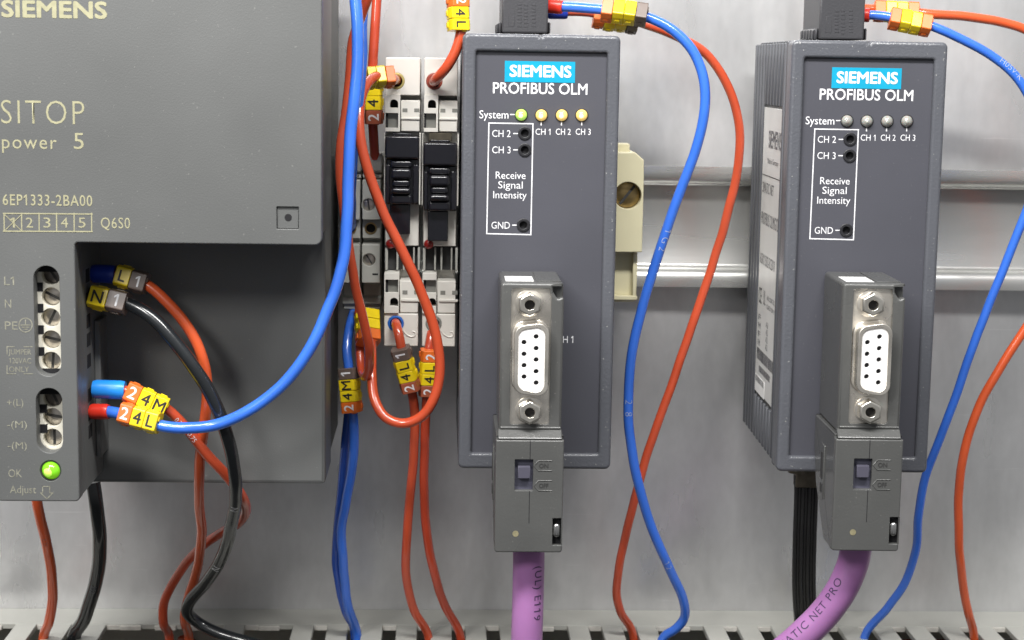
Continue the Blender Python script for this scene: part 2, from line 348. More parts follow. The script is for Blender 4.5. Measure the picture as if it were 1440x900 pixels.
# ---- cables
class Path:
    def __init__(s, pts, step=1.2):
        pts = [Vector(p) for p in pts]; ext = [pts[0] * 2 - pts[1]] + pts + [pts[-1] * 2 - pts[-2]]; out = []
        for i in range(1, len(ext) - 2):
            p0, p1, p2, p3 = ext[i - 1:i + 3]
            t0 = 0.0; t1 = t0 + max((p1 - p0).length, 1e-6) ** .5; t2 = t1 + max((p2 - p1).length, 1e-6) ** .5; t3 = t2 + max((p3 - p2).length, 1e-6) ** .5
            n = max(2, int((p2 - p1).length / step))
            for k in range(n):
                t = t1 + (t2 - t1) * k / n
                a1 = p0 * ((t1 - t) / (t1 - t0)) + p1 * ((t - t0) / (t1 - t0)); a2 = p1 * ((t2 - t) / (t2 - t1)) + p2 * ((t - t1) / (t2 - t1)); a3 = p2 * ((t3 - t) / (t3 - t2)) + p3 * ((t - t2) / (t3 - t2))
                b1 = a1 * ((t2 - t) / (t2 - t0)) + a2 * ((t - t0) / (t2 - t0)); b2 = a2 * ((t3 - t) / (t3 - t1)) + a3 * ((t - t1) / (t3 - t1))
                out.append(b1 * ((t2 - t) / (t2 - t1)) + b2 * ((t - t1) / (t2 - t1)))
        out.append(pts[-1]); s.p = out; s.L = [0.0]
        for a, b in zip(out, out[1:]): s.L.append(s.L[-1] + (b - a).length)
    def at(s, d):
        d = min(max(d, 0), s.L[-1] - 1e-6); i = next(k for k in range(len(s.L) - 1) if s.L[k + 1] >= d); f = (d - s.L[i]) / (s.L[i + 1] - s.L[i])
        t = (s.p[min(i + 1, len(s.p) - 1)] - s.p[max(i - 1, 0)]).lerp(s.p[min(i + 2, len(s.p) - 1)] - s.p[i], f).normalized()
        return s.p[i].lerp(s.p[i + 1], f), t
    def near(s, q):
        i = min(range(len(s.p)), key=lambda k: (s.p[k] - q).length); return s.L[i]
def pix(pts): return [P(*p) if len(p) == 3 else p[0] for p in pts]
DUCT_Z = P(600, 857, 0).z
def into_duct(px, py):                     # enters the duct's slotted top wall under this pixel and goes on down inside
    q = PZ(px, py, DUCT_Z); return [(q,), (q + Vector((0, -2, -14)),), (q + Vector((3, -2, -34)),)]
def wire(name, label, pts, d, material, cat='wire', group=None, seg=12):
    path = Path(pix(pts)); n_ = len(path.p)
    for i, p in enumerate(path.p):                          # hand-bent: slight waves and flat spots
        k = min(1.0, i / 8, (n_ - 1 - i) / 8); path.p[i] = p + (noise.noise_vector(p * .035 + Vector((d * 9, n_, 0))) * .55 + noise.noise_vector(p * .13) * .16) * k
    root = thing(name, label, cat, path.p[0], group)
    MB().tube(path.p, d / 2, seg).build('insulation', material, root); root_paths[root.name] = path; return root
root_paths = {}
def sleeve(root, a, b, r, material, name='ferrule_sleeve', flare=1.0):
    """collar between two pixel points (with h)"""
    A, B = P(*a), P(*b); n = 8; m = MB()
    m.tube([A.lerp(B, k / n) for k in range(n + 1)], lambda i: r * (1 + (flare - 1) * i / n) * (0.9 if i in (0, n) else 1.0), 20)
    return m.build(name, material, root)
def along_text(root, s, px, h, size, r, material, flip=False, turn=0.0, name='cable_print', bold=0.0, parent_part=None, adv=1.0):
    """letters wrapped on a cable starting beside pixel px; turn rotates round the cable (radians)"""
    path = root_paths[root.name]; s0 = path.near(P(px[0], px[1], h))
    me = text_mesh(s, bold, 0, adv); k = size / CAPH
    fine(me, .12)
    for v in me.vertices:
        u, q = v.co.x * k, (v.co.y - CAPH / 2) * k
        c, t = path.at(s0 - u if flip else s0 + u)
        n = Vector((0, -1, 0)); n = (n - t * n.dot(t)).normalized()
        rd = -t if flip else t; up = n.cross(rd); a = q / r + turn
        v.co = c + (n * math.cos(a) + up * math.sin(a)) * (r + 0.05 + v.co.z * 6)
    return link(name, me, material, parent_part or root, fin=False)
def markers(root, a, b, items, wd=4.6, dp=4.6, flip=False, face=(0, -1, 0), csize=2.3, gap=0.12, charlift=0.05, twist=0.0):
    """clip-on cable markers between two points (px,py,h); items = [(char, colour, ink)], each with its own clip shape"""
    A, B = P(*a), P(*b); t = (B - A).normalized(); L = (B - A).length / len(items)
    n = Vector(face); n = (n - t * n.dot(t)).normalized(); sd = t.cross(n)
    for i, (ch, colr, ink) in enumerate(items):
        c = A + t * (L * (i + .5)); tw = twist + random.uniform(-.07, .07)
        n2 = n * math.cos(tw) + sd * math.sin(tw); s2 = t.cross(n2)
        j = random.uniform(-.12, .12); c = c + s2 * j
        M = Matrix(((t.x, s2.x, n2.x, c.x), (t.y, s2.y, n2.y, c.y), (t.z, s2.z, n2.z, c.z), (0, 0, 0, 1)))
        m = MB(); l = L / 2 - gap / 2; hw = wd / 2; hd = dp / 2
        prof = roundpoly([(-hw * .96, -hd), (hw * .96, -hd), (hw, hd * .35), (hw * .80, hd), (-hw * .80, hd), (-hw, hd * .35)], [.7, .7, .5, .35, .35, .5], 3)
        m.prism([(p[0], p[1]) for p in prof], 'x', -l, l, 0.12, 1, M)
        m.box(-l * .55, l * .45, -hw - .28, hw + .28, -hd * .55, hd * .05, .12, 1, M)      # clip ridge on both sides
        m.box(l - .04, l + gap + .18, -hw * .55, -hw * .15, hd * .1, hd * .72, .05, 1, M)   # locking nib toward the next one
        mk = m.build('marker', colr, root)
        if ch:
            me = text_mesh(ch, 0.012); xs = [v.co.x for v in me.vertices]; k = csize / CAPH; mid = (min(xs) + max(xs)) / 2
            right = -t if flip else t; up = n2.cross(right)
            # characters read across the marker
            for v in me.vertices: v.co = c + n2 * (hd + charlift + v.co.z * 6) + right * ((v.co.x - mid) * k) + up * ((v.co.y - CAPH / 2) * k)
            link('character', me, ink, mk, fin=False)
def copy_tree(o, parent=None):
    c = o.copy(); COL.objects.link(c); c.parent = parent
    for ch in list(o.children): copy_tree(ch, c)
    return c
def rel(px, py, h): return P(px, py, h)

# ================================================================== the setting
m = MB(); m.box(-420, 420, 0, 3, -320, 360, 0.3, 1); pn = m.build('mounting_panel', 'zinc'); tag(pn, kind='structure', label='pale galvanised steel mounting panel behind all the devices')

# ------------------------------------------------------------------ DIN rail
zt, zb = P(905, 233, 8).z, P(905, 403, 8).z; zc = (zt + zb) / 2; hh = (zt - zb) / 2
rail = thing('din_rail', 'silver top-hat mounting rail running across the panel behind the modules', 'mounting rail', (0, 0, zc))
_top = [(-8, hh), (-8.15, hh - 1.6), (-8.0, hh - 3.0), (-7.6, hh - 4.1), (-6.9, hh - 4.9), (-6.0, hh - 5.3), (-2.6, hh - 5.3), (-1.9, hh - 5.6), (-1.5, hh - 6.3)]
prof = _top + [(a, -b) for a, b in _top[::-1]]
back = [(-7.0, -hh), (-7.0, -hh + 3.2), (-5.6, -hh + 4.3), (-0.5, -hh + 4.3), (-0.5, hh - 4.3), (-5.6, hh - 4.3), (-7.0, hh - 3.2), (-7.0, hh)]
m = MB(); m.prism([(a, b + zc) for a, b in prof + back], 'x', -75, 400, 0.0, 1); m.build('rail_profile', 'rail_zinc', rail)

# ------------------------------------------------------------------ wire duct
duct = thing('wire_duct', 'beige slotted plastic wire duct along the bottom edge of the panel', 'wire duct', (0, 0, DUCT_Z))
Ys, Yf = -15.2, -58.0; TH = 1.6
m = MB(); m.box(-330, 330, Ys, -0.05, DUCT_Z - TH, DUCT_Z, 0.15, 1); m.build('upper_web', 'duct', duct)
m = MB(); m.box(-330, 330, -1.7, -0.05, DUCT_Z - 58, DUCT_Z - TH - 0.02, 0.1, 1); m.build('back_wall', 'duct', duct)
m = MB(); m.box(-330, 330, -58, -1.75, DUCT_Z - 60, DUCT_Z - 58.02, 0.1, 1); m.build('lower_wall', 'duct', duct)
m = MB(); m.prism([(-60.2, DUCT_Z + 1.4), (-56.4, DUCT_Z + 1.4), (-56.4, DUCT_Z + 0.3), (-58.6, DUCT_Z + 0.3), (-58.6, DUCT_Z - 60.2), (-60.2, DUCT_Z - 60.2)], 'x', -330, 330, 0.2, 1); m.build('cover', 'duct', duct)
x_slot = PZ(547.5, 885, DUCT_Z).x; pitch = PZ(693, 885, DUCT_Z).x - x_slot; pitch /= 3; slot = 4.0
gone = []
def px_of(x): return min(range(-400, 1900), key=lambda q: abs(PZ(q, 885, DUCT_Z).x - x))
fm = None
for k in range(-24, 28):
    xa = x_slot + pitch * k + slot / 2; xb = x_slot + pitch * (k + 1) - slot / 2; xm = (xa + xb) / 2; q = PZ(0, 885, DUCT_Z)
    pm = 720 + F * 0
    # fingers broken out for the thick bundles
    cpx = [(-30, 22), (178, 300), (358, 402), (725, 790), (935, 985)]
    skip = False
    for a, b in cpx:
        if PZ(a, 885, DUCT_Z).x < xm < PZ(b, 885, DUCT_Z).x: skip = True
    if skip:                                                # snapped stub with a rough pale edge
        m = MB(); m.box(xa, xb, Ys - 0.9, Ys - 0.02, DUCT_Z - TH - .15, DUCT_Z - 0.35, 0.15, 1); m.build('snapped_stub', 'duct_edge', duct); continue
    if fm is None:
        m = MB(); m.box(0, xb - xa, Yf, Ys - 0.02, DUCT_Z - TH, DUCT_Z - 0.02, 0.18, 1); f = m.build('finger', 'duct', duct); fm = f.data; f.location.x = xa * S
    else:
        f = bpy.data.objects.new('finger', fm); COL.objects.link(f); f.parent = duct; f.location.x = xa * S
    # thin snap ridge across the root of each slot
    m = MB(); m.box(xb, xb + slot, Ys - 0.5, Ys - 0.03, DUCT_Z - TH - .1, DUCT_Z - 0.25, 0.1, 1); m.build('slot_edge', 'duct_edge', duct)

# ------------------------------------------------------------------ power supply
HF, HB = 107.0, 75.0                                        # front of the cover, front of the recessed lower body
def x_at(px, py, h): return P(px, py, h).x
def z_at(px, py, h): return P(px, py, h).z
XL, XR = -131.0, P(452.5, 200, HF).x; XS = P(108, 500, HF).x; ZC = P(280, 343, HF).z; ZB = P(50, 705, HF).z; ZT = 72.0
ps = thing('power_supply', 'large dark grey power supply with terminal column and green OK lamp', 'power supply', ((XL + XR) / 2, 0, ZB))
# rear body
m = MB(); XBR = P(458, 500, HB).x; ZBB = P(300, 680, HB).z
m.box(XL + .4, XBR, -HB, -52, ZBB, ZT, 1.0, 2); m.build('lower_body', 'supply_grey', ps)
m = MB(); m.box(XL + 2, XBR - .5, -52.02, -10, ZBB + 2, ZT - 1, 0.8, 2); m.build('rear_casing', 'supply_dark', ps)
m = MB(); m.box(XL + 20, XBR - 14, -10.02, -1.0, ZBB + 30, ZT - 20, 0.5, 1); m.build('rail_foot', 'supply_dark', ps)
# front: L shaped plate with window slots, then the walls of the block behind it
def stad(x0, y0, x1, y1):                                   # stadium from pixel bounds
    a = P(x0, y1, HF); b = P(x1, y0, HF); return rr(a.x, b.x, a.z, b.z, (b.x - a.x) / 2 - .01, 8)
w1 = stad(50, 374, 83, 529); w2 = stad(52, 546, 87, 637); lc = P(71, 662, HF); tj = P(405, 306, HF)
outl = roundpoly([(XL, ZB), (XS, ZB), (XS, ZC), (XR, ZC), (XR, ZT), (XL, ZT)], [.8, 1.0, .8, 1.6, .8, .8], 4)
ja, jb = P(389, 322, HF), P(420, 291, HF)
plate('front_cover', [outl, w1, w2, circ(lc.x, lc.z, 2.55), rr(ja.x, jb.x, ja.z, jb.z, .15, 2)], -HF, 4.0, 'supply_grey', ps, 0.35)
inset = 0.25
blk = [(XL + inset, ZB + .6), (XS - inset, ZB + .6), (XS - inset, ZC + 1.2), (XR - .9, ZC + 1.2), (XR - .9, ZT - .3), (XL + inset, ZT - .3)]
plate('front_block', [blk], -HF + 9.0, HF - HB - 9.0 - .05, 'supply_grey', ps, 0.3)
ring = [(XL + inset, ZB + .6), (XS - inset, ZB + .6), (XS - inset, ZC + 1.2), (XR - .9, ZC + 1.2), (XR - .9, ZT - .3), (XL + inset, ZT - .3)]
inn = [(XL + 2, ZB + 2.2), (XS - 1.7, ZB + 2.2), (XS - 1.7, ZC + 2.8), (XR - 2.4, ZC + 2.8), (XR - 2.4, ZT - 2), (XL + 2, ZT - 2)]
plate('cover_skirt', [ring, inn], -HF + 4.03, 4.92, 'supply_grey', ps, 0.1)
# ledge at the foot of the terminal column's side wall with the wire entries
m = MB(); xl2 = XS - inset; m.box(xl2 + .02, xl2 + 1.5, -HB - 9.5, -HB - .05, ZB + 6, z_at(120, 470, HF), 0.25, 1); m.build('terminal_ledge', 'supply_grey', ps)
for i, py in enumerate((388, 421, 452, 478, 508, 556, 582, 607)):
    z = P(128, py, 92).z; m = MB(); m.box(xl2 - .6, xl2 + .08, -93.5, -89.0, z - 1.7, z + 1.7, 0.1, 1); m.build('wire_entry', 'hole', ps)
# terminal strips behind the two slots
def term_strip(pts, x0, x1, y0, y1, dark_top):
    a = P(x0 - 6, y1 + 6, HF); b = P(x1 + 8, y0 - 6, HF); yb = -HF + 4.4
    holes = []
    for (sx, sy) in pts:
        c = P(sx, sy, HF - 4.4); holes.append((c.x, c.z))
    st = plate('terminal_strip', [rr(a.x, b.x, a.z, b.z)] + [circ(x, z, 2.30, 20) for x, z in holes], yb, 3.0, 'terminal_cream', ps, 0.08)
    for i, (x, z) in enumerate(holes):
        dk = dark_top and i == 0
        m = MB(); m.cyl((x, yb + 2.2, z), (0, 1, 0), 2.22, 2, 20, bev=.25); s = m.build('terminal_screw', 'screw_dark' if dk else 'screw', ps)
        ang = random.uniform(0, 3.1); M = Matrix.Translation((x, yb + 2.15, z)) @ Matrix.Rotation(ang, 4, 'Y')
        m = MB(); m.box(-2.0, 2.0, -0.03, .3, -.32, .32, 0, 1, M); m.build('slot', 'gap_dark', s)
    for i in range(len(pts) - 1):                           # dark notches between clamps
        zz = (holes[i][1] + holes[i + 1][1]) / 2 - .2; xx = P(x0 + 5, 400, HF - 4.4).x
        m = MB(); m.box(xx - 1.5, xx + .9, yb - .12, yb + .5, zz - 1.05, zz + 1.05); m.build('notch', 'hole', st)
    if dark_top:
        q = P(x0 + 14, y0 + 9, HF - 4.4); m = MB(); m.box(a.x, b.x, yb - .5, yb - .1, q.z + .2, b.z + 3, 0.05, 1); m.build('dark_strip', 'hole', st)  # near-black strip across the top of the slot
t1 = [(72, 388 + 30 * i) for i in range(5)]; t2 = [(74, 563), (74, 588.5), (74, 618)]
term_strip([(72, 387), (72, 417.5), (71, 447), (72, 478), (72, 508)], 50, 83, 374, 529, True)
term_strip([(74, 560), (74, 587), (74, 616)], 52, 87, 546, 637, True)
# lamp and adjustment hole
m = MB(); m.dome((lc.x, -HF + 1.6, lc.z), 2.35, 2.6, 24); ok = m.build('indicator_lamp', 'led_green', ps)
m = MB(); m.dome((lc.x - .25, -HF + .40, lc.z - .15), 1.5, 1.52, 18); m.build('lamp_core', 'led_core', ok)
plate('lamp_collar', [circ(lc.x, lc.z, 2.56, 28), circ(lc.x, lc.z, 2.25, 28)], -HF + .2, 1.2, 'gap_dark', ok, .05)
m = MB(); m.box(ja.x + .08, jb.x - .08, -HF + .55, -HF + 2.5, ja.z + .08, jb.z - .08, .1, 1); tp = m.build('test_cover', 'supply_grey', ps)
m = MB(); m.cyl((tj.x, -HF + .45, tj.z), (0, 1, 0), .85, 1, 16); m.build('test_hole', 'hole', tp)
# printing
lt = lambda s, pa, pb, mt='print_cream', b=0.0, sp=1.0: lettering(ps, s, pa, pb, HF, mt, b, sp)
lt('SIEMENS', (2, 2), (151, 24.5), b=.030)
lt('SITOP', (2, 141), (119, 174.5), b=-.012, sp=1.15)
lt('power', (3, 190), (80, 209), b=.0, sp=1.15); lt('5', (104, 187), (118, 209.5), b=.0)
lt('6EP1333-2BA00', (4, 274), (130, 289), b=.008, sp=1.1)
for i in range(6):
    x = 6 + 24.6 * i; stroke(ps, [(x - .2, 300), (x, 325)], .28, HF, 'print_cream')
stroke(ps, [(5, 300), (129.5, 301)], .30, HF, 'print_cream', lift=.08); stroke(ps, [(5, 325), (129.5, 325.6)], .30, HF, 'print_cream', lift=.08)
stroke(ps, [(7, 302), (30, 324)], .17, HF, 'print_cream', lift=.09); stroke(ps, [(7, 324), (30, 302)], .17, HF, 'print_cream', lift=.10)
for i, ch in enumerate('12345'): lt(ch, (15 + 24.6 * i - (3 if i else 1), 306), (15 + 24.6 * i + 8 - (1 if i else 2), 320))
lt('Q6S0', (142, 306), (183, 321), sp=1.1)
pp = 'print_pale'
lt('L1', (6, 389), (20, 401), pp); lt('N', (7, 421), (16, 433), pp); lt('PE', (7, 452), (25, 463.5), pp)
stroke(ps, [(36 + 9.3 * math.cos(a), 457 + 9.8 * math.sin(a)) for a in [2 * math.pi * k / 24 for k in range(24)]], .22, HF, pp, 'earth_symbol', True)
stroke(ps, [(36, 450), (36, 457)], .22, HF, pp, 'earth_symbol', lift=.07); stroke(ps, [(29.5, 457), (42.5, 457)], .22, HF, pp, 'earth_symbol', lift=.08)
stroke(ps, [(31.5, 460), (40.5, 460)], .22, HF, pp, 'earth_symbol'); stroke(ps, [(34, 463), (38, 463)], .22, HF, pp, 'earth_symbol')
lt('JUMPER', (12, 491), (44, 498.5), pp); lt('120VAC', (13, 503.5), (44, 511), pp); lt('ONLY', (13, 515.5), (41, 523), pp)
stroke(ps, [(20, 487.5), (10, 487.5), (10, 498)], .2, HF, pp); stroke(ps, [(34, 487.5), (46, 487.5)], .2, HF, pp)
stroke(ps, [(22, 525.5), (10, 525.5), (10, 514)], .2, HF, pp); stroke(ps, [(34, 525.5), (46, 525.5)], .2, HF, pp)
lt('+(L)', (10, 561), (33, 570.5), pp); lt('-(M)', (10, 592), (38, 601.5), pp); lt('-(M)', (11, 621.5), (38, 631), pp)
lt('OK', (12, 660), (31, 671), pp); lt('Adjust', (14, 683), (51, 693.5), pp)
stroke(ps, [(60, 684), (70, 684), (70, 693), (74.5, 693), (66, 701.5), (57, 693), (60, 693)], .22, HF, pp, 'printed_arrow', True)

# ------------------------------------------------------------------ optical link module
HO = 72.0
def module():
    o = thing('optical_link_module', '', 'interface module', (0, 0, 0)); ORG[o.name] = Vector((0, 0, 0))
    a = P(648, 60, HO); W = 20.05; Zt, Zb_ = P(757, 48, HO).z, P(755, 660, HO).z
    xi0, xi1, zi1, zi0 = P(668, 200, HO).x, P(851.5, 200, HO).x, P(760, 73, HO).z, P(755, 638, HO).z
    # rim, with the moulding notch in its top bar
    nx = P(760.5, 60, HO).x
    outer = roundpoly([(-W, Zb_), (W, Zb_), (W, Zt), (nx + .55, Zt), (nx + .2, Zt - .55), (nx - .2, Zt - .55), (nx - .55, Zt), (-W, Zt)], [1.5, 1.5, 1.5, 0, 0, 0, 0, 1.5], 5)
    plate('rim', [outer, rr(xi0, xi1, zi0, zi1, .5, 3)], -HO, 6.0, 'module_rim', o, 0.9, hole_bev=.75)
    m = MB(); m.box(nx - .12, nx + .12, -HO - .03, -HO + .6, zi1 + .9, Zt - .9); m.build('mould_line', 'module_body', o)
    hx = P(745, 500, HO - 1.3).x; hz0, hz1 = P(745, 640, HO - 1.3).z, P(745, 395, HO - 1.3).z
    # front panel with socket holes
    HP = HO - 1.3; socks = [P(738, 187.5, HP), P(738, 211, HP), P(736, 316.5, HP)]
    plate('front_panel', [rr(xi0 - .6, xi1 + .6, zi0 - .6, zi1 + .6)] + [circ(c.x, c.z, 1.45, 20) for c in socks], -HP, 1.6, 'module_panel', o)
    m = MB(); m.box(-W + .12, W - .12, -HO + 6.02, -HO + 9, Zb_ + .3, Zt - .3, .3, 1); m.build('front_flange', 'module_body', o)
    # finned casing: darker body colour paints in the shade between the fins
    m = MB(); m.box(-W + 1.0, W - 1.0, -HO + 9.02, -10.0, Zb_ + .9, Zt - .5, .4, 1); m.build('casing', 'supply_dark', o)
    m = MB(); y = -HO + 10.2; k = 0
    z1l, z0l = P(1090, 152, 40).z - P(1211, 361, HO).z, P(1090, 556, 40).z - P(1211, 361, HO).z
    while y < -12:
        for sx in (-1, 1):
            x0, x1 = (-W + .02, -W + 1.02) if sx < 0 else (W - 1.02, W - .02)
            if sx < 0 and -HO + 11 < y < -HO + 44:
                m.box(x0, x1, y, y + 1.9, z1l + .6, Zt - .6, .3, 1); m.box(x0, x1, y, y + 1.9, Zb_ + 1.2, z0l - 1.2, .3, 1)
            else: m.box(x0, x1, y, y + 1.9, Zb_ + 1.2, Zt - .6, .3, 1)
        y += 4.9
    for sx in (1,):
        y = -HO + 12
        while y < -12: m.box(-W + 1.5, W - 1.5, y, y + 1.6, Zt - .55, Zt - .05, .2, 1); y += 4.3
    m.build('cooling_fins', 'module_body', o)
    # rating label on the left side
    yl0, yl1 = -HO + 9.6, -HO + 43.0; xl = -W + .60
    m = MB(); m.box(xl - .22, xl + .38, yl0, yl1, z0l, z1l, .08, 1); sl = m.build('rating_label', 'side_label', o, label='pale grey rating label on the side with barcodes')
    XS_ = xl - .27
    def side_text(s, fa, fb, v, cap, mt='print_grey', bold=0.0):
        """f = 0 back .. 1 front along the label, v = height fraction of the baseline (0 top)"""
        ya = yl1 + (yl0 - yl1) * fa; yb = yl1 + (yl0 - yl1) * fb; me = text_fit(s, 0, abs(ya - yb), z1l + (z0l - z1l) * v, cap, bold)
        me.transform(Matrix(((0, 0, -1, XS_), (-1, 0, 0, ya), (0, 1, 0, 0), (0, 0, 0, 1)))); link('label_text', me, mt, sl, fin=False)
    def side_bar(fa, fb, v0, v1, mt='print_grey', d=0.0):
        ya = yl1 + (yl0 - yl1) * fa; yb = yl1 + (yl0 - yl1) * fb; za = z1l + (z0l - z1l) * v0; zb2 = z1l + (z0l - z1l) * v1
        b = bmesh.new(); b.faces.new([b.verts.new((XS_ - d, yy, zz)) for yy, zz in ((ya, za), (yb, za), (yb, zb2), (ya, zb2))]); me = bpy.data.meshes.new('bar'); b.to_mesh(me); b.free(); return me
    side_text('SIEMENS', .28, .90, .135, 4.6, 'print_grey', .012)
    side_text('Made in Germany', .26, .78, .19, 1.5)
    link('label_line', side_bar(0, 1, .232, .235), 'print_black', sl, fin=False)
    side_text('SIMATIC NET', .05, .62, .295, 2.9); side_text('PROFIBUS OLM/G12', .05, .88, .405, 3.4); side_text('6GK1 502-3CB10', .05, .80, .545, 3.0)
    side_text('CE', .05, .20, .685, 4.4, 'print_black'); side_text('UL', .30, .40, .68, 4.0); side_text('IND. CONT. EQ.', .48, .86, .655, 1.2); side_text('CLASS 1 DIV 2', .48, .86, .685, 1.2)
    for k in range(5): side_text('FM'[:1 + k % 2], .08 + .0 * k, .20, .745 + .03 * k, 1.6)
    for k in range(4): side_text('A2', .48, .58, .75 + .026 * k, 1.6)
    def barcode(fa, fb, v0, v1, n, d=0.0, par=None):
        b = bmesh.new(); f = fa
        while f < fb:
            wd_ = random.choice((.006, .011, .016)); me_ = None
            ya = yl1 + (yl0 - yl1) * f; yb = yl1 + (yl0 - yl1) * min(fb, f + wd_); za = z1l + (z0l - z1l) * v0; zb2 = z1l + (z0l - z1l) * v1
            b.faces.new([b.verts.new((XS_ - d, yy, zz)) for yy, zz in ((ya, za), (yb, za), (yb, zb2), (ya, zb2))]); f += wd_ + random.choice((.007, .012))
        me = bpy.data.meshes.new('barcode'); b.to_mesh(me); b.free(); link('barcode', me, 'print_grey', sl, fin=False)
    barcode(.06, .90, .845, .885, 30); barcode(.20, .75, .902, .925, 20)
    m = MB(); za, zb2 = z1l + (z0l - z1l) * .925, z1l + (z0l - z1l) * .99
    m.box(XS_ - .06, XS_ + .03, yl1 - 17, yl1 - 1, zb2 - 1, za - 1.5, .02, 1); m.build('small_sticker', 'sticker', sl)
    barcode(.05, .48, .945, .966, 14, .08)
    # prints
    lt = lambda s, pa, pb, b=0.0, sp=1.0: lettering(o, s, pa, pb, HP, 'print_white', b, sp)
    A, B = P(709.5, 115, HP), P(809, 87, HP); m = MB(); m.box(A.x, B.x, -HP - .10, -HP - .01, A.z, B.z); bd = m.build('badge', 'badge', o, label='turquoise badge with white lettering')
    lettering(bd, 'SIEMENS', (716.5, 92.5), (803.5, 108), HP + .1, 'print_white', .032)
    lt('PROFIBUS OLM', (693, 117), (826, 132), .014); lt('System', (674, 155.5), (715, 166.5), .002)
    stroke(o, [(718, 161), (723, 161)], .28, HP, 'print_white')
    for i, x in enumerate((753, 781.5, 809.5)):
        lt('CH %d' % (i + 1), (x, 181), (x + 21, 189.5), .0); stroke(o, [(761 + 28.5 * i, 170), (761 + 28.5 * i, 175.5)], .3, HP, 'print_white')
    stroke(o, [(687.5, 173), (749.5, 174), (746.5, 330), (684.5, 328.5)], .3, HP, 'print_white', 'printed_frame', True)
    lt('CH 2', (692, 183), (718, 192.5)); stroke(o, [(722.5, 187.7), (727.5, 187.8)], .28, HP, 'print_white')
    lt('CH 3', (692, 206), (718, 215.5)); stroke(o, [(722.5, 210.7), (727.5, 210.8)], .28, HP, 'print_white')
    lt('Receive', (697, 241.5), (739, 251.5)); lt('Signal', (700.5, 255), (735, 265)); lt('Intensity', (693.5, 269), (740.5, 279))
    lt('GND', (691, 312), (717, 321.5)); stroke(o, [(721, 316.6), (726, 316.6)], .28, HP, 'print_white')
    lt('CH 1', (783, 472.5), (806, 482))
    # sockets
    for c in socks:
        s = plate('test_socket', [circ(c.x, c.z, 1.75, 24), circ(c.x, c.z, 1.0, 20)], -HP - .35, 2.2, 'socket', o, .18)
        m = MB(); m.cyl((c.x, -HP + .9, c.z), (0, 1, 0), 1.1, 1.2, 16); m.build('bore', 'hole', s)
    # lamps
    for i, (px, py) in enumerate(((733, 161.5), (761.3, 162), (790, 162), (818, 162))):
        c = P(px, py, HP); l = plate('lamp_collar', [circ(c.x, c.z, 1.72, 24), circ(c.x, c.z, 1.50, 24)], -HP - .12, .5, 'socket', o, .05)
        m = MB(); m.dome((c.x, -HP - .05, c.z), 1.50, 1.35, 20); sl_ = m.build('status_lamp', 'led_lime' if i == 0 else 'led_amber', o); m = MB(); m.dome((c.x - .1, -HP - .42, c.z - .12), .95, 1.08, 16); m.build('lamp_core', 'led_lime_hot' if i == 0 else 'led_hot', sl_)
    m = MB(); m.box(-12, 12, -10.02, -8.1, zc - 19, zc + 19, .3, 1); m.build('rail_clip', 'spring_steel', o)
    return o
om1 = module()
om1['label'] = 'grey link module with lit green and amber lamps, left of the two'
om1['group'] = 'optical link modules on the rail'
c2 = P(1211, 361, HO)
om2 = copy_tree(om1); om2['label'] = 'grey link module with unlit clear lamps and side rating label showing'
ang = math.radians(-1.2)
# turned slightly on the rail: pivot about the rail at the module's centre
piv = Vector((c2.x, 0, c2.z)); om2.matrix_world = Matrix.Translation(piv * S) @ Matrix.Rotation(ang, 4, 'Z') @ Matrix.Translation(Vector((0, 0, 0)))
for sx in (-8.3, -0.8):
    m = MB(); zb0 = P(755, 660, HO).z; m.cyl((sx, -38, zb0 + 1.5), (0, 0, -1), 3.2, 7, 20, bev=.3); m.cyl((sx, -38, zb0 - 5.4), (0, 0, -1), 2.5, 2.5, 16); ORG[om2.name] = Vector(); m.build('fibre_socket', 'nut_dull', om2)
om2.matrix_world = Matrix.Translation((c2 - (Matrix.Rotation(ang, 3, 'Z') @ Vector((0, -HO, 0)))) * S) @ Matrix.Rotation(ang, 4, 'Z')
for ch in om2.children:
    if ch.name.startswith('status_lamp'):
        for q in [ch] + list(ch.children): q.data = q.data.copy(); q.data.materials.clear(); q.data.materials.append(MATS['led_off'])

# the lit lamps of the left module spill a little light on its face
for i, (px, py) in enumerate(((733, 161.5), (761.3, 162), (790, 162), (818, 162))):
    c = P(px, py, HO + 1.6); l = bpy.data.lights.new('lamp_glow', 'POINT'); l.energy = 3.5e-5; l.shadow_soft_size = .0004; l.color = (.55, 1, .25) if i == 0 else (1, .62, .2)
    g = bpy.data.objects.new('lamp_glow', l); COL.objects.link(g); g.location = c * S; g.parent = om1
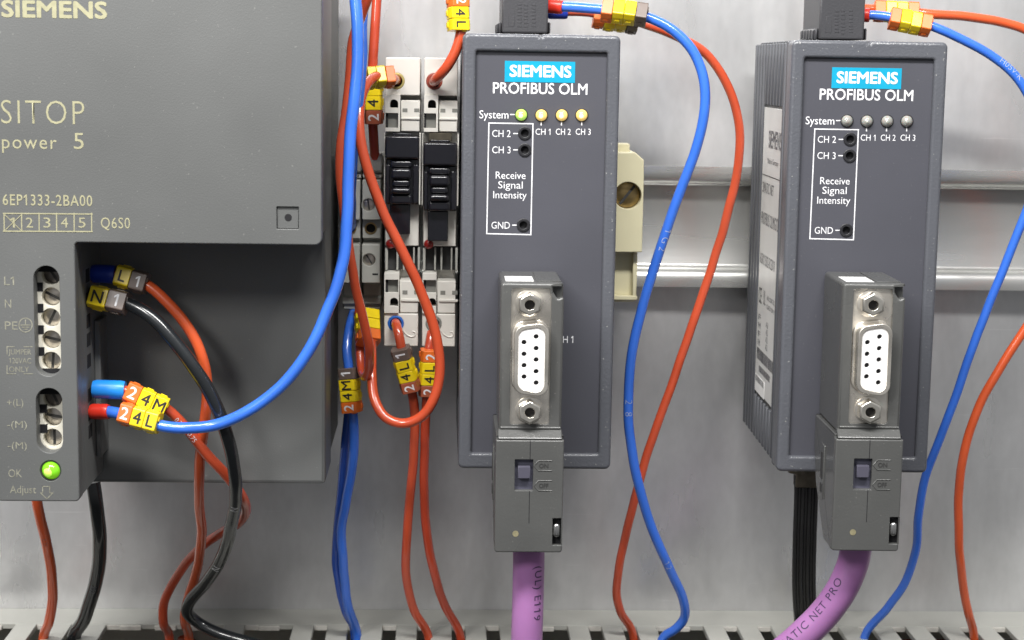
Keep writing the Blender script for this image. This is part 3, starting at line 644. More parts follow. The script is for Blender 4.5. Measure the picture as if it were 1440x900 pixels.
# ------------------------------------------------------------------ bus connector
HC = 97.0
def connector():
    o = thing('bus_connector', '', 'connector', (0, 0, 0)); ORG[o.name] = Vector((0, 0, 0))
    HL = HC + 2.2                                            # lower half stands a little prouder
    x0, x1 = P(704, 480, HC).x, P(792, 480, HC).x; zt, zm = P(745, 398, HC).z, P(745, 606, HC).z
    yb = -HO + .6; zl0 = P(745, 777, HL).z; xl0, xl1 = P(696.5, 690, HL).x, P(792, 690, HL).x
    notch = P(778, 404, HC)
    # upper hood: frame around the metal face
    pa, pb = P(716, 597, HC), P(776.5, 406, HC)
    up = roundpoly([(x0 - .15, zm - 1), (x1, zm - 1), (x1, zt - 3.2), (x1 - 1.6, zt - 3.9), (x1 - 2.7, zt - 2.2), (x1 - 2.7, zt - 1.0), (x1 - .2, zt - .6), (x1 - .2, zt), (x0 - .15, zt)], [0, 0, .5, .6, .4, .1, .1, .4, .9], 4)
    plate('hood_face', [up, rr(pa.x + .1, pb.x - .1, pa.z + .05, pb.z + .02, .8, 4)], -HC, 2.2, 'hood', o, 0.7, hole_bev=.1)
    m = MB(); m.box(x0 + .02, x1 - .02, -HC + 2.22, yb, zm - 1, zt - .02, .9, 3); m.build('hood', 'hood', o)
    m = MB(); m.box(x1 - 6.6, x1 - .6, -HC + 3.5, yb - 2, zt - .04, zt + .16, .08, 1); m.build('lid_seam', 'hood', o)
    # lower half with a sloped shoulder and cut-back rear
    side = roundpoly([(-HC + 0.0, zm + .3), (-HL, zm - 1.9), (-HL, zl0), (-HL + 10, zl0), (yb - 4, zl0 + 12), (yb, zl0 + 21), (yb, zm - .4), (-HC + 2.3, zm + .3)], [.6, 1.2, 1.0, .5, 1, 1, .2, .1], 4)
    m = MB()
    sw = (P(723.5, 690, HL), P(750, 646.5, HL)); bk = (P(776.5, 767, HL), P(790.5, 729, HL))
    # front skin as a plate with openings, body set just behind
    skin = roundpoly([(xl0, zl0), (xl1, zl0), (xl1, zm - 1.9), (xl0, zm - 1.9)], [.7, .7, .2, .2], 4)
    plate('cover_plate', [skin, rr(sw[0].x, sw[1].x, sw[0].z, sw[1].z, .15, 2), rr(bk[0].x, bk[1].x, bk[0].z, bk[1].z, .15, 2)], -HL, 2.0, 'hood', o, .35)
    back_side = roundpoly([(-HL + 2.02, zm - 1.0), (-HL + 2.02, zl0 + .02), (-HL + 11, zl0 + .02), (yb - 4, zl0 + 12), (yb, zl0 + 21), (yb, zm - 1.02)], [.1, .1, .5, 1, 1, .2], 3)
    m.prism(back_side, 'x', xl0 + .05, xl1 - .05, .3, 1); m.build('lower_body', 'hood', o)
    # shoulder ridges between the halves
    m = MB(); m.prism(roundpoly([(-HC - .05, zm + .4), (-HL - .05, zm - 1.85), (-HL + 2, zm - 1.85), (-HC + 2, zm + .4)], .25, 3), 'x', x0 - .3, x1 + .0, .12, 1); m.build('shoulder', 'hood', o)
    m = MB(); m.cyl((x0 + .3, -HC + .1, zm + .75), (1, 0, 0), .38, x1 - x0 - .6, 12); m.build('ridge', 'hood', o)
    # seams
    sx = P(745.5, 640, HL).x; m = MB(); m.box(sx - .09, sx + .09, -HL - .02, -HL + .3, P(745, 736, HL).z, sw[0].z - .05); m.box(sx - .09, sx + .09, -HL - .02, -HL + .3, sw[1].z + .05, zm - 2.0)
    m.build('seam', 'hole', o)
    # sticker on top
    ya, yb_ = -HC + 3.2, -HC + 13.5; m = MB(); m.box(P(712, 390, HC).x, P(752, 390, HC).x, ya, yb_, zt - .03, zt + .07, .02, 1); st = m.build('sticker', 'sticker', o)
    for r_, (yy, n) in enumerate(((ya + 2.6, 5), (ya + 6.4, 4))):
        for k in range(n):
            xx = P(716, 390, HC).x + .4 + k * 1.28; m = MB(); m.box(xx, xx + .8, yy, yy + 1.5, zt + .05, zt + .085); m.build('faint_print', 'side_label', st)
    # metal face, shell, insert
    plate('face_plate', [rr(pa.x, pb.x, pa.z, pb.z, .8, 4)], -HC + .9, .9, 'nickel', o, .1)
    def dsub(g, r): 
        a, b = P(720.5 - g, 556 + g, HC), P(772 + g, 449 - g, HC); k = 1.15
        return roundpoly([(a.x, a.z + k), (b.x, a.z), (b.x, b.z), (a.x, b.z - k)], r, 6)
    plate('shell_flange', [dsub(2.0, 3.4)], -HC + .1, .85, 'nickel', o, .35)
    h_in = [(x * .93 + (P(746.5, 500, HC).x) * .07, z * .965 + P(746, 503, HC).z * .035) for x, z in dsub(-5, 2.2)]
    plate('shell', [dsub(-1.0, 2.6), h_in], -HC - 3.9, 4.2, 'nickel', o, .18)
    HI = HC + 3.6; pins = [(754, y) for y in (473.5, 490, 506, 522.5, 538.5)] + [(737, y) for y in (481.5, 498, 514, 530)]
    pc = []
    cx = P(746, 506, HC); 
    for px, py in pins: c = P(px, py, HI); pc.append((c.x, c.z))
    ins = plate('insert', [h_in] + [circ(x, z, .62, 14) for x, z in pc], -HI, 1.2, 'insert_white', o, .06)
    for x, z in pc: m = MB(); m.cyl((x, -HI + .9, z), (0, 1, 0), .66, .5, 12); m.build('pin_hole', 'hole', ins)
    # hexagonal screw locks
    for px, py in ((745, 428.5), (745, 580)):
        c = P(px, py, HC + 2); hexo = [(c.x + 3.05 * math.cos(math.radians(60 * i + 30)), c.z + 3.05 * math.sin(math.radians(60 * i + 30))) for i in range(6)]
        n = plate('screw_lock', [hexo, circ(c.x, c.z, 1.25, 20)], -HC - 2.6, 3.4, 'hex_metal', o, .55)
        m = MB(); m.cyl((c.x, -HC - .2, c.z), (0, 1, 0), 1.3, .9, 16); m.build('bore', 'hole', n)
        m = MB(); m.cyl((c.x, -HC + .55, c.z), (0, 1, 0), 3.4, .3, 24, bev=.08); m.build('washer', 'nickel', n)
    # slide switch
    m = MB(); m.box(sw[0].x - .1, sw[1].x + .1, -HL + 2.02 - .35, -HL + 2.6, sw[0].z - .1, sw[1].z + .1); wl = m.build('switch_well', 'switch_well', o)
    a, b = P(728, 673, HL), P(746, 656, HL); m = MB(); m.box(a.x, b.x, -HL - .1, -HL + 1.7, a.z, b.z, .2, 2); m.build('slider', 'switch', o)
    for s, y0 in (('ON', 648), ('OFF', 676)):
        ym = y0 + 7; pts = [(776, y0), (757, y0), (751, ym), (757, y0 + 14), (776, y0 + 14)]
        Q = [P(x, y, HL) + Vector((0, -.02, 0)) for x, y in pts]; m = MB(); m.tube(Q, .14, 6); m.build('embossed_arrow', 'hood', o)
        A, B, T = P(758, y0 + 10, HL), P(771, y0 + 10, HL), P(758, y0 + 4, HL); me = text_fit(s, A.x, B.x, A.z, T.z - A.z, .02); me.transform(Matrix.Translation((0, -HL - .06, 0)) @ FRONT); link('embossed_letters', me, 'gap_dark', o, fin=False)
    c = P(725, 750.5, HL); m = MB(); m.cyl((c.x, -HL - .06, c.z), (0, 1, 0), .78, .5, 16); m.build('dimple_screw', 'screw_pale', o)
    # clamp seen through the window at the lower right
    m = MB(); m.box(bk[0].x - .1, bk[1].x + .05, -HL + 1.7, -HL + 2.3, bk[0].z - .1, bk[1].z + .1); m.build('clamp_window', 'hole', o)
    a, b = P(777.5, 756, HL), P(788, 736, HL); m = MB(); m.box(a.x, b.x, -HL - .3, -HL + 1.5, a.z, b.z, .8, 3); m.build('clamp_strap', 'bright_metal', o)
    # side opening with latch on the left, at the rear of the lower body
    m = MB(); yy = -HL + 13
    m.box(xl0 - .25, xl0 + .4, yy, yy + 4.2, zl0 + 10, zl0 + 24, .15, 1); m.build('side_latch', 'hood', o)
    m = MB(); m.box(xl0 - .4, xl0 - .1, yy + 1.0, yy + 3.2, zl0 + 15, zl0 + 22, .02, 1); m.box(xl0 - .4, xl0 - .1, yy + 1.0, yy + 3.2, zl0 + 11.5, zl0 + 13.8, .02, 1); m.build('latch_slot', 'gap_dark', o)
    return o
bc1 = connector(); bc1['label'] = 'grey bus connector hanging straight above the vertical purple cable'; bc1['group'] = 'bus connectors plugged into the modules'
bc2 = copy_tree(bc1); bc2['label'] = 'grey bus connector with its left side showing, above the slanting purple cable'
off2 = Vector((P(1231, 506, HC + 3).x - P(746, 506, HC + 3).x, 0, P(1231, 506, HC + 3).z - P(746, 506, HC + 3).z))
piv2 = Vector((P(746, 506, HC).x, -HO, P(746, 506, HC).z))
bc2.matrix_world = Matrix.Translation((piv2 + off2) * S) @ Matrix.Rotation(math.radians(-1.2), 4, 'Z') @ Matrix.Translation(-piv2 * S)

# ------------------------------------------------------------------ terminal plugs on top of the modules
def plug(org_px, label, group):
    HPg = 52.0; dx, dy = org_px
    q = lambda x, y: P(x + dx, y + dy, HPg)
    a, b = q(705.5, 46), q(771.5, -12); o = thing('terminal_plug', label, 'terminal plug', (a.x, -HPg, a.z), group)
    m = MB(); m.box(a.x, b.x, -HPg, -HPg + 22, a.z, b.z + 2, .5, 2); m.build('plug_body', 'plug', o)
    for x0, x1 in ((701.5, 705.3), (771.7, 774.5)):
        c, d = q(x0, 47), q(x1, 31); m = MB(); m.box(c.x, d.x, -HPg + 1, -HPg + 20, c.z, d.z, .3, 1); m.build('latch', 'plug', o)
    for k in range(5):
        yy = -HPg + 3 + 3.6 * k; c, d = q(701, 46), q(701.5, 33); m = MB(); m.box(c.x - .35, c.x + .1, yy, yy + 1.8, c.z, d.z, .15, 1); m.build('latch_rib', 'plug', o)
    for r_, xx in enumerate((728, 737, 748)):                # moulded letters, too worn to read: raised strokes
        y = 4
        while y < 36:
            L = random.uniform(2.2, 4.5); c, d = q(xx, y + L), q(xx + 5.5, y); m = MB(); m.box(c.x, d.x, -HPg - .09, -HPg + .05, c.z, d.z - .12, .05, 1); m.build('moulded_stroke', 'plug', o); y += L + 1.6
    c, d = q(715, 37), q(724, 14); m = MB(); m.box(c.x, d.x, -HPg - .07, -HPg + .05, c.z, d.z, .05, 1); m.build('moulded_pad', 'plug', o)
    return o
plug((0, 0), 'black terminal plug on top of the module with lit lamps', 'terminal plugs on the modules')
plug((446, 9), 'black terminal plug on top of the module with unlit lamps', 'terminal plugs on the modules')

# ------------------------------------------------------------------ fuse terminal blocks
HT = 50.0
def fuse_block(dx, dy, lev, ring_top, ring_bot, label):
    q = lambda x, y, h=HT: P(x + dx, y + dy, h)
    a, b = q(540, 487), q(591, 81); o = thing('fuse_terminal_block', label, 'terminal block', (a.x, -10, a.z), 'tall white fuse terminal blocks'); x0, x1 = a.x, b.x
    # carcass
    m = MB(); m.box(x0 + .1, x1 - .1, -HT + 8, -10, a.z, b.z, .4, 1); m.build('carcass', 'white_plastic', o)
    def sect(name, y_hi, y_lo, top):
        zt_, zb_ = q(560, y_hi).z, q(560, y_lo).z; xm = q(563.5, 150).x
        if top:
            ec = q(557.5, 114); plate('entry_face', [rr(x0, x1, q(560, 134).z, zt_, .3, 3), circ(ec.x, ec.z, 2.2, 24)], -HT, 8, 'white_plastic', o, .3)
            D = (140, 151.5); Sq = (159, 179.5); pz0, pz1 = q(560, 185).z, q(560, 132.5).z
        else:
            ec = q(556.5, 455); plate('entry_face', [rr(x0, x1, zb_, q(560, 441).z, .3, 3), circ(ec.x, ec.z, 2.2, 24)], -HT, 8, 'white_plastic', o, .3)
            D = (418.5, 430); Sq = (393, 411); pz0, pz1 = q(560, 440).z, q(560, 383).z
        d0, d1 = q(548.5, D[1]), q(560, D[0]); s0, s1 = q(542, Sq[1]), q(560, Sq[0]); dr = (d1.x - d0.x) / 2 - .02
        dsh = roundpoly([(d0.x, d0.z), (d1.x, d0.z), (d1.x, d1.z), (d0.x, d1.z)], [.05, .05, dr, dr], 6)
        plate('clamp_face', [rr(x0, xm - .1, pz0, pz1 - .12, .15, 2), dsh, rr(s0.x, s1.x, s0.z, s1.z)], -HT - .7, 8.5, 'white_plastic', o, .07)
        m = MB(); m.box(d0.x - .3, d1.x + .3, -HT + 3.5, -HT + 4, d0.z - .3, d1.z + .3); m.build('release_slot', 'hole', o)
        m = MB(); m.box(s0.x - .1, s1.x + .2, -HT + .9, -HT + 1.5, s0.z - .2, s1.z + .2); m.build('test_spring', 'spring_steel', o)
        m = MB(); m.box(s0.x - .05, s0.x + .7, -HT + .3, -HT + .88, s0.z, s1.z); m.build('spring_gap', 'hole', o)
        # marker carrier on the right
        za, zb2 = q(575, 141 if top else 395), q(575, 185 if top else 440)
        m = MB(); m.box(xm + .1, x1, -HT + .3, -HT + 7.9, zb2.z, za.z, .2, 1); mc = m.build('marker_carrier', 'white_plastic', o)
        for sx in ((566, 573), (582.5, 590)):
            u, v = q(sx[0], 157.5 if top else 414), q(sx[1], 152.5 if top else 408.5); m = MB(); m.box(u.x, v.x, -HT + .22, -HT + .7, u.z, v.z); m.build('carrier_slot', 'grey_recess', mc)
        u, v = q(564, 168 if top else 424), q(591, 165.5 if top else 420.5); m = MB(); m.box(u.x, v.x - .1, -HT - .15, -HT + .5, u.z, v.z, .12, 1); m.build('carrier_ridge', 'white_plastic', mc)
        # entry ring
        rg = plate('entry_ring', [circ(ec.x, ec.z, 2.19, 24), circ(ec.x, ec.z, 1.55, 24)], -HT - .12, 2.5, ring_top if top else ring_bot, o, .18)
        m = MB(); m.cyl((ec.x, -HT + 2, ec.z), (0, 1, 0), 1.7, 3, 16); m.build('entry_bore', 'hole', rg)
    sect('u', 81, 185, True); sect('l', 383, 487, False)
    # middle: lever bed, black lever with ridges
    u, v = q(540, 347), q(591, 186); m = MB(); m.box(x0, x1, -HT + 3.0, -HT + 7.9, u.z, v.z, .2, 1); m.build('lever_bed', 'white_plastic', o)
    for xa, xb in ((540, 541.6), (590.0, 591)):
        u, v = q(xa, 288), q(xb, 187); m = MB(); m.box(u.x, v.x, -HT - 1, -HT + 3.0, u.z, v.z, .15, 1); m.build('side_cheek', 'white_plastic', o)
    L = lambda xa, xb, ya, yb, hf, hb, bev=.3, nm='lever': (lambda u, v: MB().box(u.x, v.x, -hf, -hb, u.z, v.z, bev, 4).build(nm, 'lever_black', o))(q(xa, yb + lev), q(xb, ya + lev))
    lv = L(542.0, 589.6, 191, 222, HT + 3.5, HT - 2.8, .55, 'lever_cap'); L(542.4, 589.2, 223.4, 287, HT + .4, HT - 2.8, .4, 'lever_body')
    L(552, 579, 187.2, 190.4, HT + 1.5, HT - 2.8, .2, 'lever_hinge'); L(542.6, 548.5, 231, 285, HT + 1.9, HT + .35, .3, 'lever_flank'); L(580.5, 589.0, 231, 285, HT + 1.9, HT + .35, .3, 'lever_flank')
    if lev:
        u, v = q(550, 197.5), q(582, 186.5); m = MB(); m.box(u.x, v.x, -HT - .6, -HT + 2.9, u.z, v.z, .1, 1); m.build('fuse_contact', 'nut_dull', o)
    for k, (ya, yb, hf, xa, xb) in enumerate(((225, 235.5, 2.6, 548.5, 580), (236.5, 250.5, 4.0, 550, 579), (252, 262, 3.2, 551.5, 577), (263, 271, 4.6, 550.5, 578), (272.5, 286, 3.4, 549, 580))):
        L(xa, xb, ya, yb, HT + hf, HT + .55, .75, 'grip_ridge')
    L(548, 577, 287, 329, HT + .8, HT - 2.8, .3, 'lever_tail')
    c = q(549.5, 343, HT - 3); m = MB(); m.dome((c.x, -HT + 3.0, c.z), 1.35, 1.1, 16); m.build('fuse_lamp', 'led_red', o)
    # dark gap with ribs between lever and lower clamp
    u, v = q(541, 382), q(590.5, 348); m = MB(); m.box(u.x, v.x, -HT + 5.5, -HT + 7.9, u.z, v.z); m.build('gap_floor', 'gap_dark', o)
    for xa, xb in ((541, 545), (557, 560), (566, 569), (580.5, 583), (587, 590.5)):
        u, v = q(xa, 382), q(xb, 350); m = MB(); m.box(u.x, v.x, -HT + 3.0, -HT + 5.4, u.z, v.z, .1, 1); m.build('gap_rib', 'grey_plastic', o)
    # small raised hook mark
    Q = [q(*p, HT + .05) for p in ((567, 464.5), (569, 468), (574, 472), (580, 473.5), (584, 471), (583.5, 467), (580, 466))]; m = MB(); m.tube(Path(Q, .3).p, .2, 6); m.build('moulded_hook', 'white_plastic', o)
    return o
fuse_block(0, 0, 0, 'ring_brass', 'ring_blue', 'white fuse terminal block with blue lower entry ring, beside the grey terminals')
fuse_block(53.3, .5, 9, 'ring_red', 'grey_recess', 'white fuse terminal block right beside the module with lit lamps')

# ------------------------------------------------------------------ grey rail terminals
def grey_terminal(dx, label):
    H = 40.0; q = lambda x, y, h=H: P(x + dx, y, h)
    a, b = q(509, 397), q(537, 216); o = thing('rail_terminal', label, 'terminal block', (a.x, -10, a.z), 'grey screw terminals on the rail'); x0, x1 = a.x, b.x
    m = MB(); m.box(x0 + .1, x1 - .1, -H + 5, -9, q(0, 434).z, b.z - 1, .4, 1); m.build('carcass', 'grey_plastic', o)
    m = MB(); m.box(x0, x1, -H + 2, -H + 8, q(0, 235).z, b.z, .5, 2); m.build('top_cap', 'grey_plastic', o)
    for y0, y1 in ((238, 243), (246, 251)):
        u, v = q(509.5, y1), q(536, y0); m = MB(); m.box(u.x, v.x, -H + 3.2, -H + 6, u.z, v.z, .15, 1); t = m.build('marker_bar', 'white_plastic', o)
        u, v = q(519, y1 - 1), q(533, y0 + 1.5); m = MB(); m.box(u.x, v.x, -H + 3.1, -H + 3.5, u.z, v.z); m.build('bar_slot', 'grey_recess', t)
    u, v = q(509, 309), q(537, 253)
    s = P(518 + dx, 288, H); plate('upper_face', [rr(x0, x1 - .3, u.z, v.z, .3, 2), circ(s.x, s.z, 1.75, 20)], -H - .2, 5.5, 'grey_plastic', o, .25)
    h = P(521 + dx, 322, H); u, v = q(509, 336), q(537, 310)
    plate('middle_face', [rr(x0, x1 - .3, u.z, v.z, .2, 2), circ(h.x, h.z, 1.6, 20)], -H + 2, 4, 'grey_plastic', o, .2)
    rg = plate('socket_ring', [circ(h.x, h.z, 1.7, 20), circ(h.x, h.z, 1.25, 20)], -H + 1.8, .6, 'brass', o, .1); m = MB(); m.cyl((h.x, -H + 3, h.z), (0, 1, 0), 1.4, 1, 16); m.build('socket_bore', 'hole', rg)
    u, v = q(508, 397), q(534, 343); s2 = P(519 + dx, 365, H + 1)
    plate('lower_face', [rr(x0, x1 - .3, u.z, v.z, .3, 2), circ(s2.x, s2.z, 1.75, 20)], -H - 1.5, 7, 'grey_plastic', o, .25)
    u, v = q(524, 386), q(532, 383.5); m = MB(); m.box(u.x, v.x, -H - 1.55, -H - 1, u.z, v.z); m.build('relief_slot', 'hole', o)
    for c, y in ((s, -H + 1.2), (s2, -H - .3)):
        m = MB(); m.cyl((c.x, y, c.z), (0, 1, 0), 1.7, 2, 20, bev=.2); sw = m.build('clamp_screw', 'screw', o)
        M = Matrix.Translation((c.x, y - .03, c.z)) @ Matrix.Rotation(random.uniform(0, 3), 4, 'Y'); m = MB(); m.box(-1.5, 1.5, 0, .3, -.22, .22, 0, 1, M); m.build('slot', 'gap_dark', sw)
    u, v = q(506, 434), q(538, 402); m = MB(); m.prism(roundpoly([(-H + 7, u.z), (-H + 4, u.z + .8), (-H + 4, v.z - 4), (-H + 10, v.z), (-12, v.z), (-12, u.z)], .4, 3), 'x', x0, x1 - .2, .2, 1); m.build('entry_foot', 'grey_plastic', o)
    return o
grey_terminal(0, 'grey screw terminal right beside the white fuse blocks'); grey_terminal(-28.8, 'grey screw terminal behind the blue wire, nearest the power supply')

# ------------------------------------------------------------------ cream end bracket
H = 42.0; q = lambda x, y, h=H: P(x, y, h)
eb = thing('end_bracket', 'cream plastic end bracket with slotted brass screw on the rail', 'end bracket', P(880, 427, 5))
sx = P(883, 275, H); a = q(858, 355); A = q
out = roundpoly([(q(858, 355).x, q(858, 355).z), (q(903, 355).x, q(903, 355).z), (q(906, 232).x, q(906, 251).z), (q(905.5, 225).x, q(905, 225).z), (q(893, 215).x, q(893, 214).z), (q(858, 215).x, q(858, 214).z)], [.3, .3, .2, .4, .6, .2], 3)
plate('bracket_body', [out, circ(sx.x, sx.z, 3.75, 28)], -H, 14, 'cream', eb, .35)
u, v = q(858, 215), q(888, 203); m = MB(); m.box(u.x, v.x, -H + 4, -H + 10, u.z - 1, v.z, .3, 1); m.build('top_tab', 'cream', eb)
m = MB(); m.cyl((sx.x, -H + 2.2, sx.z), (0, 1, 0), 3.65, 4, 28, bev=.5); s = m.build('clamp_screw', 'brass', eb)
M = Matrix.Translation((sx.x, -H + 2.1, sx.z)) @ Matrix.Rotation(math.radians(-52), 4, 'Y'); m = MB(); m.box(-3.3, 3.3, 0, .6, -.35, .35, 0, 1, M); m.build('slot', 'gap_dark', s)
u, v = q(858, 427), q(899, 356); m = MB(); m.box(u.x, v.x, -H + 5.5, -H + 13.8, u.z, v.z + .3, .3, 1); m.build('lower_leg', 'cream', eb)
u, v = q(890.5, 426), q(899, 357); m = MB(); m.box(u.x, v.x - .1, -H + 3.2, -H + 5.4, u.z + .3, v.z, .2, 1); m.build('leg_rib', 'cream', eb)
u, v = q(860, 424), q(898, 418); m = MB(); m.box(u.x, v.x, -H + 3.0, -H + 5.4, u.z, v.z, .2, 1); m.build('toe', 'cream', eb)
m = MB(); m.box(q(858, 300).x, q(905, 300).x - .5, -H + 14.05, -9, zb - 2, zt + 2, .3, 1); m.build('rail_jaw', 'cream', eb)

# ================================================================== wires
Y_, O_, B_, RU = 'yellow', 'orange', 'brown', 'rust'; K, Wt = 'print_black', 'print_white'
# --- power supply, DC side
r = wire('blue_wire', 'blue wire curving down across the power supply to its output terminal', [(131, 578.5, 92), (154, 579, 93), (190, 586, 95.5), (226, 597, 97), (262, 600, 98), (300, 597, 98), (345, 579, 99), (392, 545, 99), (432, 494, 99), (462, 432, 98), (481, 372, 97), (488, 310, 96), (490, 250, 95), (493, 190, 94), (500, 130, 93), (503, 80, 92), (501, 30, 91), (497, -40, 88), (502, -250, 80), (498, -560, 72)], 2.95, 'blue', group='control wires')
sleeve(r, (128, 578.5, 92), (153, 579, 93), 1.95, 'ferrule_red'); markers(r, (170, 580.5, 95), (224, 595, 97), [('2', O_, Wt), ('4', Y_, K), ('L', Y_, K)], 5.4, 4.6, face=(.1, -1, .22), csize=2.9)
r = wire('red_wire', 'red wire tagged 24M looping behind the black wire below the power supply', [(130, 547, 91), (176, 549, 91.5), (205, 560, 92), (236, 577, 91), (262, 602, 89), (288, 634, 87), (316, 664, 84), (338, 694, 80), (346, 716, 74), (337, 734, 66), (312, 748, 58), (280, 771, 50), (250, 810, 40), (232, 848, 34), (231, 875, 31)] + into_duct(238, 893), 2.7, 'red', group='control wires')
sleeve(r, (131, 547, 91.2), (176, 548.5, 91.5), 2.35, 'ferrule_blue'); markers(r, (177, 550, 92.2), (234, 575, 92), [('2', O_, Wt), ('4', Y_, K), ('M', Y_, K)], 5.4, 4.6, face=(.1, -1, .25), csize=2.9)
along_text(r, '0,75', (244, 584), 90, 1.2, 1.35, 'print_white', bold=-.01); along_text(r, '0,75', (268, 607), 89, 1.2, 1.35, 'print_white', bold=-.01)
# --- mains side
r = wire('red_wire', 'red wire tagged L1 hanging past the black wire in front of the power supply', [(128, 384, 86), (165, 388, 87), (205, 399, 88), (238, 427, 89), (268, 468, 90), (287, 513, 90), (291, 556, 89), (287, 600, 88), (281, 650, 83), (279, 700, 74), (284, 752, 62), (277, 800, 50), (264, 840, 41), (259, 868, 36)] + into_duct(267, 895), 2.75, 'red_bright', group='control wires')
sleeve(r, (130, 384.5, 86), (163, 386, 86.8), 2.3, 'ferrule_navy'); markers(r, (164, 387, 87), (207, 399, 88), [('L', Y_, K), ('1', B_, Wt)], 5.4, 4.6, face=(.1, -1, .2), csize=2.7)
r = wire('black_wire', 'thick black wire tagged N1 arching in front of the power supply', [(124, 414, 89), (150, 419, 91), (178, 426, 93), (215, 447, 95), (255, 492, 96), (292, 548, 96), (318, 610, 94), (330, 668, 88), (329, 722, 78), (314, 778, 64), (289, 822, 52), (268, 846, 46), (264, 862, 43), (278, 876, 41), (305, 890, 42), (345, 902, 44), (395, 916, 46)], 3.4, 'black_wire', group='control wires')
markers(r, (128, 416, 91.5), (179, 428, 93), [('N', Y_, K), ('1', B_, Wt)], 5.6, 4.8, face=(.1, -1, .25), csize=2.9)
along_text(r, 'N', (322, 706), 82, 2.0, 1.7, 'print_white', bold=-.02); along_text(r, 'N', (306, 795), 62, 2.2, 1.7, 'print_white', bold=-.02)
# --- below the power supply
r = wire('red_wire', 'short red wire dropping from under the power supply terminal column', [(50, 690, 62), (54, 715, 60), (65, 758, 54), (73, 806, 46), (73, 850, 38), (68, 876, 33)] + into_duct(61, 897), 2.9, 'red_bright', group='control wires'); along_text(r, '0,75', (63, 750), 55, 1.2, 1.45, 'rust')
r = wire('black_wire', 'black wire dropping from under the power supply near its terminal column', [(131, 678, 58), (135, 705, 58), (141, 748, 54), (140, 792, 47), (129, 840, 39), (118, 870, 34)] + into_duct(104, 897), 3.9, 'black_wire', group='control wires'); along_text(r, '203', (139, 815), 42, 1.5, 1.95, 'print_grey')
# --- bundle beside the power supply
wire('blue_wire', 'second blue wire half hidden behind the long blue wire at the top', [(514, -560, 62), (521, -250, 66), (516, -40, 70), (510, 30, 72), (509, 90, 73), (503, 160, 72), (496, 230, 66), (494, 285, 52), (494, 322, 36)], 2.8, 'blue', group='control wires')
wire('red_wire', 'red wire weaving behind the long blue wire into a dark bend', [(527, -560, 66), (533, -250, 76), (521, -20, 84), (509, 18, 82), (495, 60, 80), (491, 110, 80), (487, 160, 82), (480, 205, 84), (479, 250, 85), (483, 300, 85), (489, 350, 83), (497, 400, 80), (509, 445, 76), (518, 485, 72), (519, 512, 67), (514, 530, 60), (509, 520, 53), (507, 490, 49), (505, 455, 44), (505, 430, 38)], 2.45, 'red', group='control wires')
r = wire('red_wire', 'red wire tagged 24 running straight down behind the bundle to a grey terminal', [(536, -560, 44), (531, -250, 42), (529, -30, 40), (527, 40, 42), (524, 100, 44), (525, 160, 43), (527, 222, 37)], 2.65, 'red_dark', group='control wires')
markers(r, (524, 94, 45), (526, 174, 44), [('', Y_, K), ('', Y_, K), ('4', Y_, K), ('2', RU, Wt)], 5.0, 4.6, flip=True, csize=2.8)
r = wire('red_wire', 'red wire forming a long loop in front of the white fuse terminal blocks', [(558, 113, 48), (552, 111, 55), (540, 106, 60), (524, 111, 65), (511, 130, 70), (505, 160, 73), (507, 195, 75), (518, 240, 76), (540, 300, 76), (568, 360, 75), (592, 412, 73), (611, 462, 71), (619, 512, 69), (612, 556, 68), (593, 585, 67), (566, 596, 66), (542, 588, 65), (527, 562, 63), (523, 525, 60), (523, 490, 55), (522, 462, 48), (521, 440, 40)], 2.7, 'red', group='control wires')
markers(r, (515, 110, 62), (553, 107, 60), [('', Y_, K), ('', Y_, K), ('', O_, Wt)], 5.4, 5.0, csize=2.4, face=(0, -1, .35))
markers(r, (517, 440, 46), (519, 482, 52), [('', Y_, K), ('', Y_, K), ('', O_, Wt)], 6.2, 5.6, csize=2.4, face=(.35, -1, .2))
r = wire('red_wire', 'red wire tagged 24L at the top entering the right fuse terminal block', [(632, -560, 50), (640, -250, 54), (644, -40, 56), (646, 5, 57), (648, 42, 58), (641, 70, 58), (627, 96, 57), (614, 111, 54), (607.5, 117, 48)], 2.75, 'red', group='control wires')
markers(r, (644, -6, 57), (645.5, 44, 58), [('2', O_, Wt), ('4', Y_, K), ('L', Y_, K)], 5.6, 4.8, csize=2.5, face=(.25, -1, 0))
# --- lower bundle
r = wire('blue_wire', 'blue wire tagged 24M1 dropping past the power supply side', [(497, 440, 34), (493, 456, 42), (488, 490, 47), (491, 520, 49), (496, 575, 50), (498, 625, 50), (495, 660, 49), (487, 705, 46), (481, 740, 43), (483, 780, 40), (486, 820, 36), (491, 855, 32)] + into_duct(502, 893), 2.7, 'blue', group='control wires')
markers(r, (489, 517, 50), (495.5, 580, 51), [('1', B_, Wt), ('M', Y_, K), ('4', Y_, K), ('2', O_, Wt)], 5.4, 4.8, flip=True, csize=2.6, face=(-.25, -1, 0))
wire('blue_wire', 'darker blue wire behind the blue wire tagged 24M1', [(492, 560, 44), (488, 600, 44), (485, 650, 43), (480, 700, 41), (475, 745, 38), (472, 790, 35), (478, 830, 32), (486, 862, 29)] + into_duct(498, 889), 2.6, 'blue_deep', group='control wires')
r = wire('red_wire', 'red wire tagged 24L1 leaving the blue entry ring of a fuse block', [(556, 453, 45), (557, 458, 53), (562, 478, 55), (570, 515, 54), (580, 548, 52), (586, 590, 50), (584, 640, 49), (578, 700, 47), (573, 755, 44), (571, 800, 40), (575, 835, 36), (584, 864, 32)] + into_duct(602, 896), 2.6, 'red', group='control wires')
markers(r, (562, 489, 56), (579, 549, 54), [('1', B_, Wt), ('L', Y_, K), ('4', Y_, K), ('2', RU, Wt)], 5.2, 4.8, flip=True, csize=2.6, face=(-.1, -1, 0))
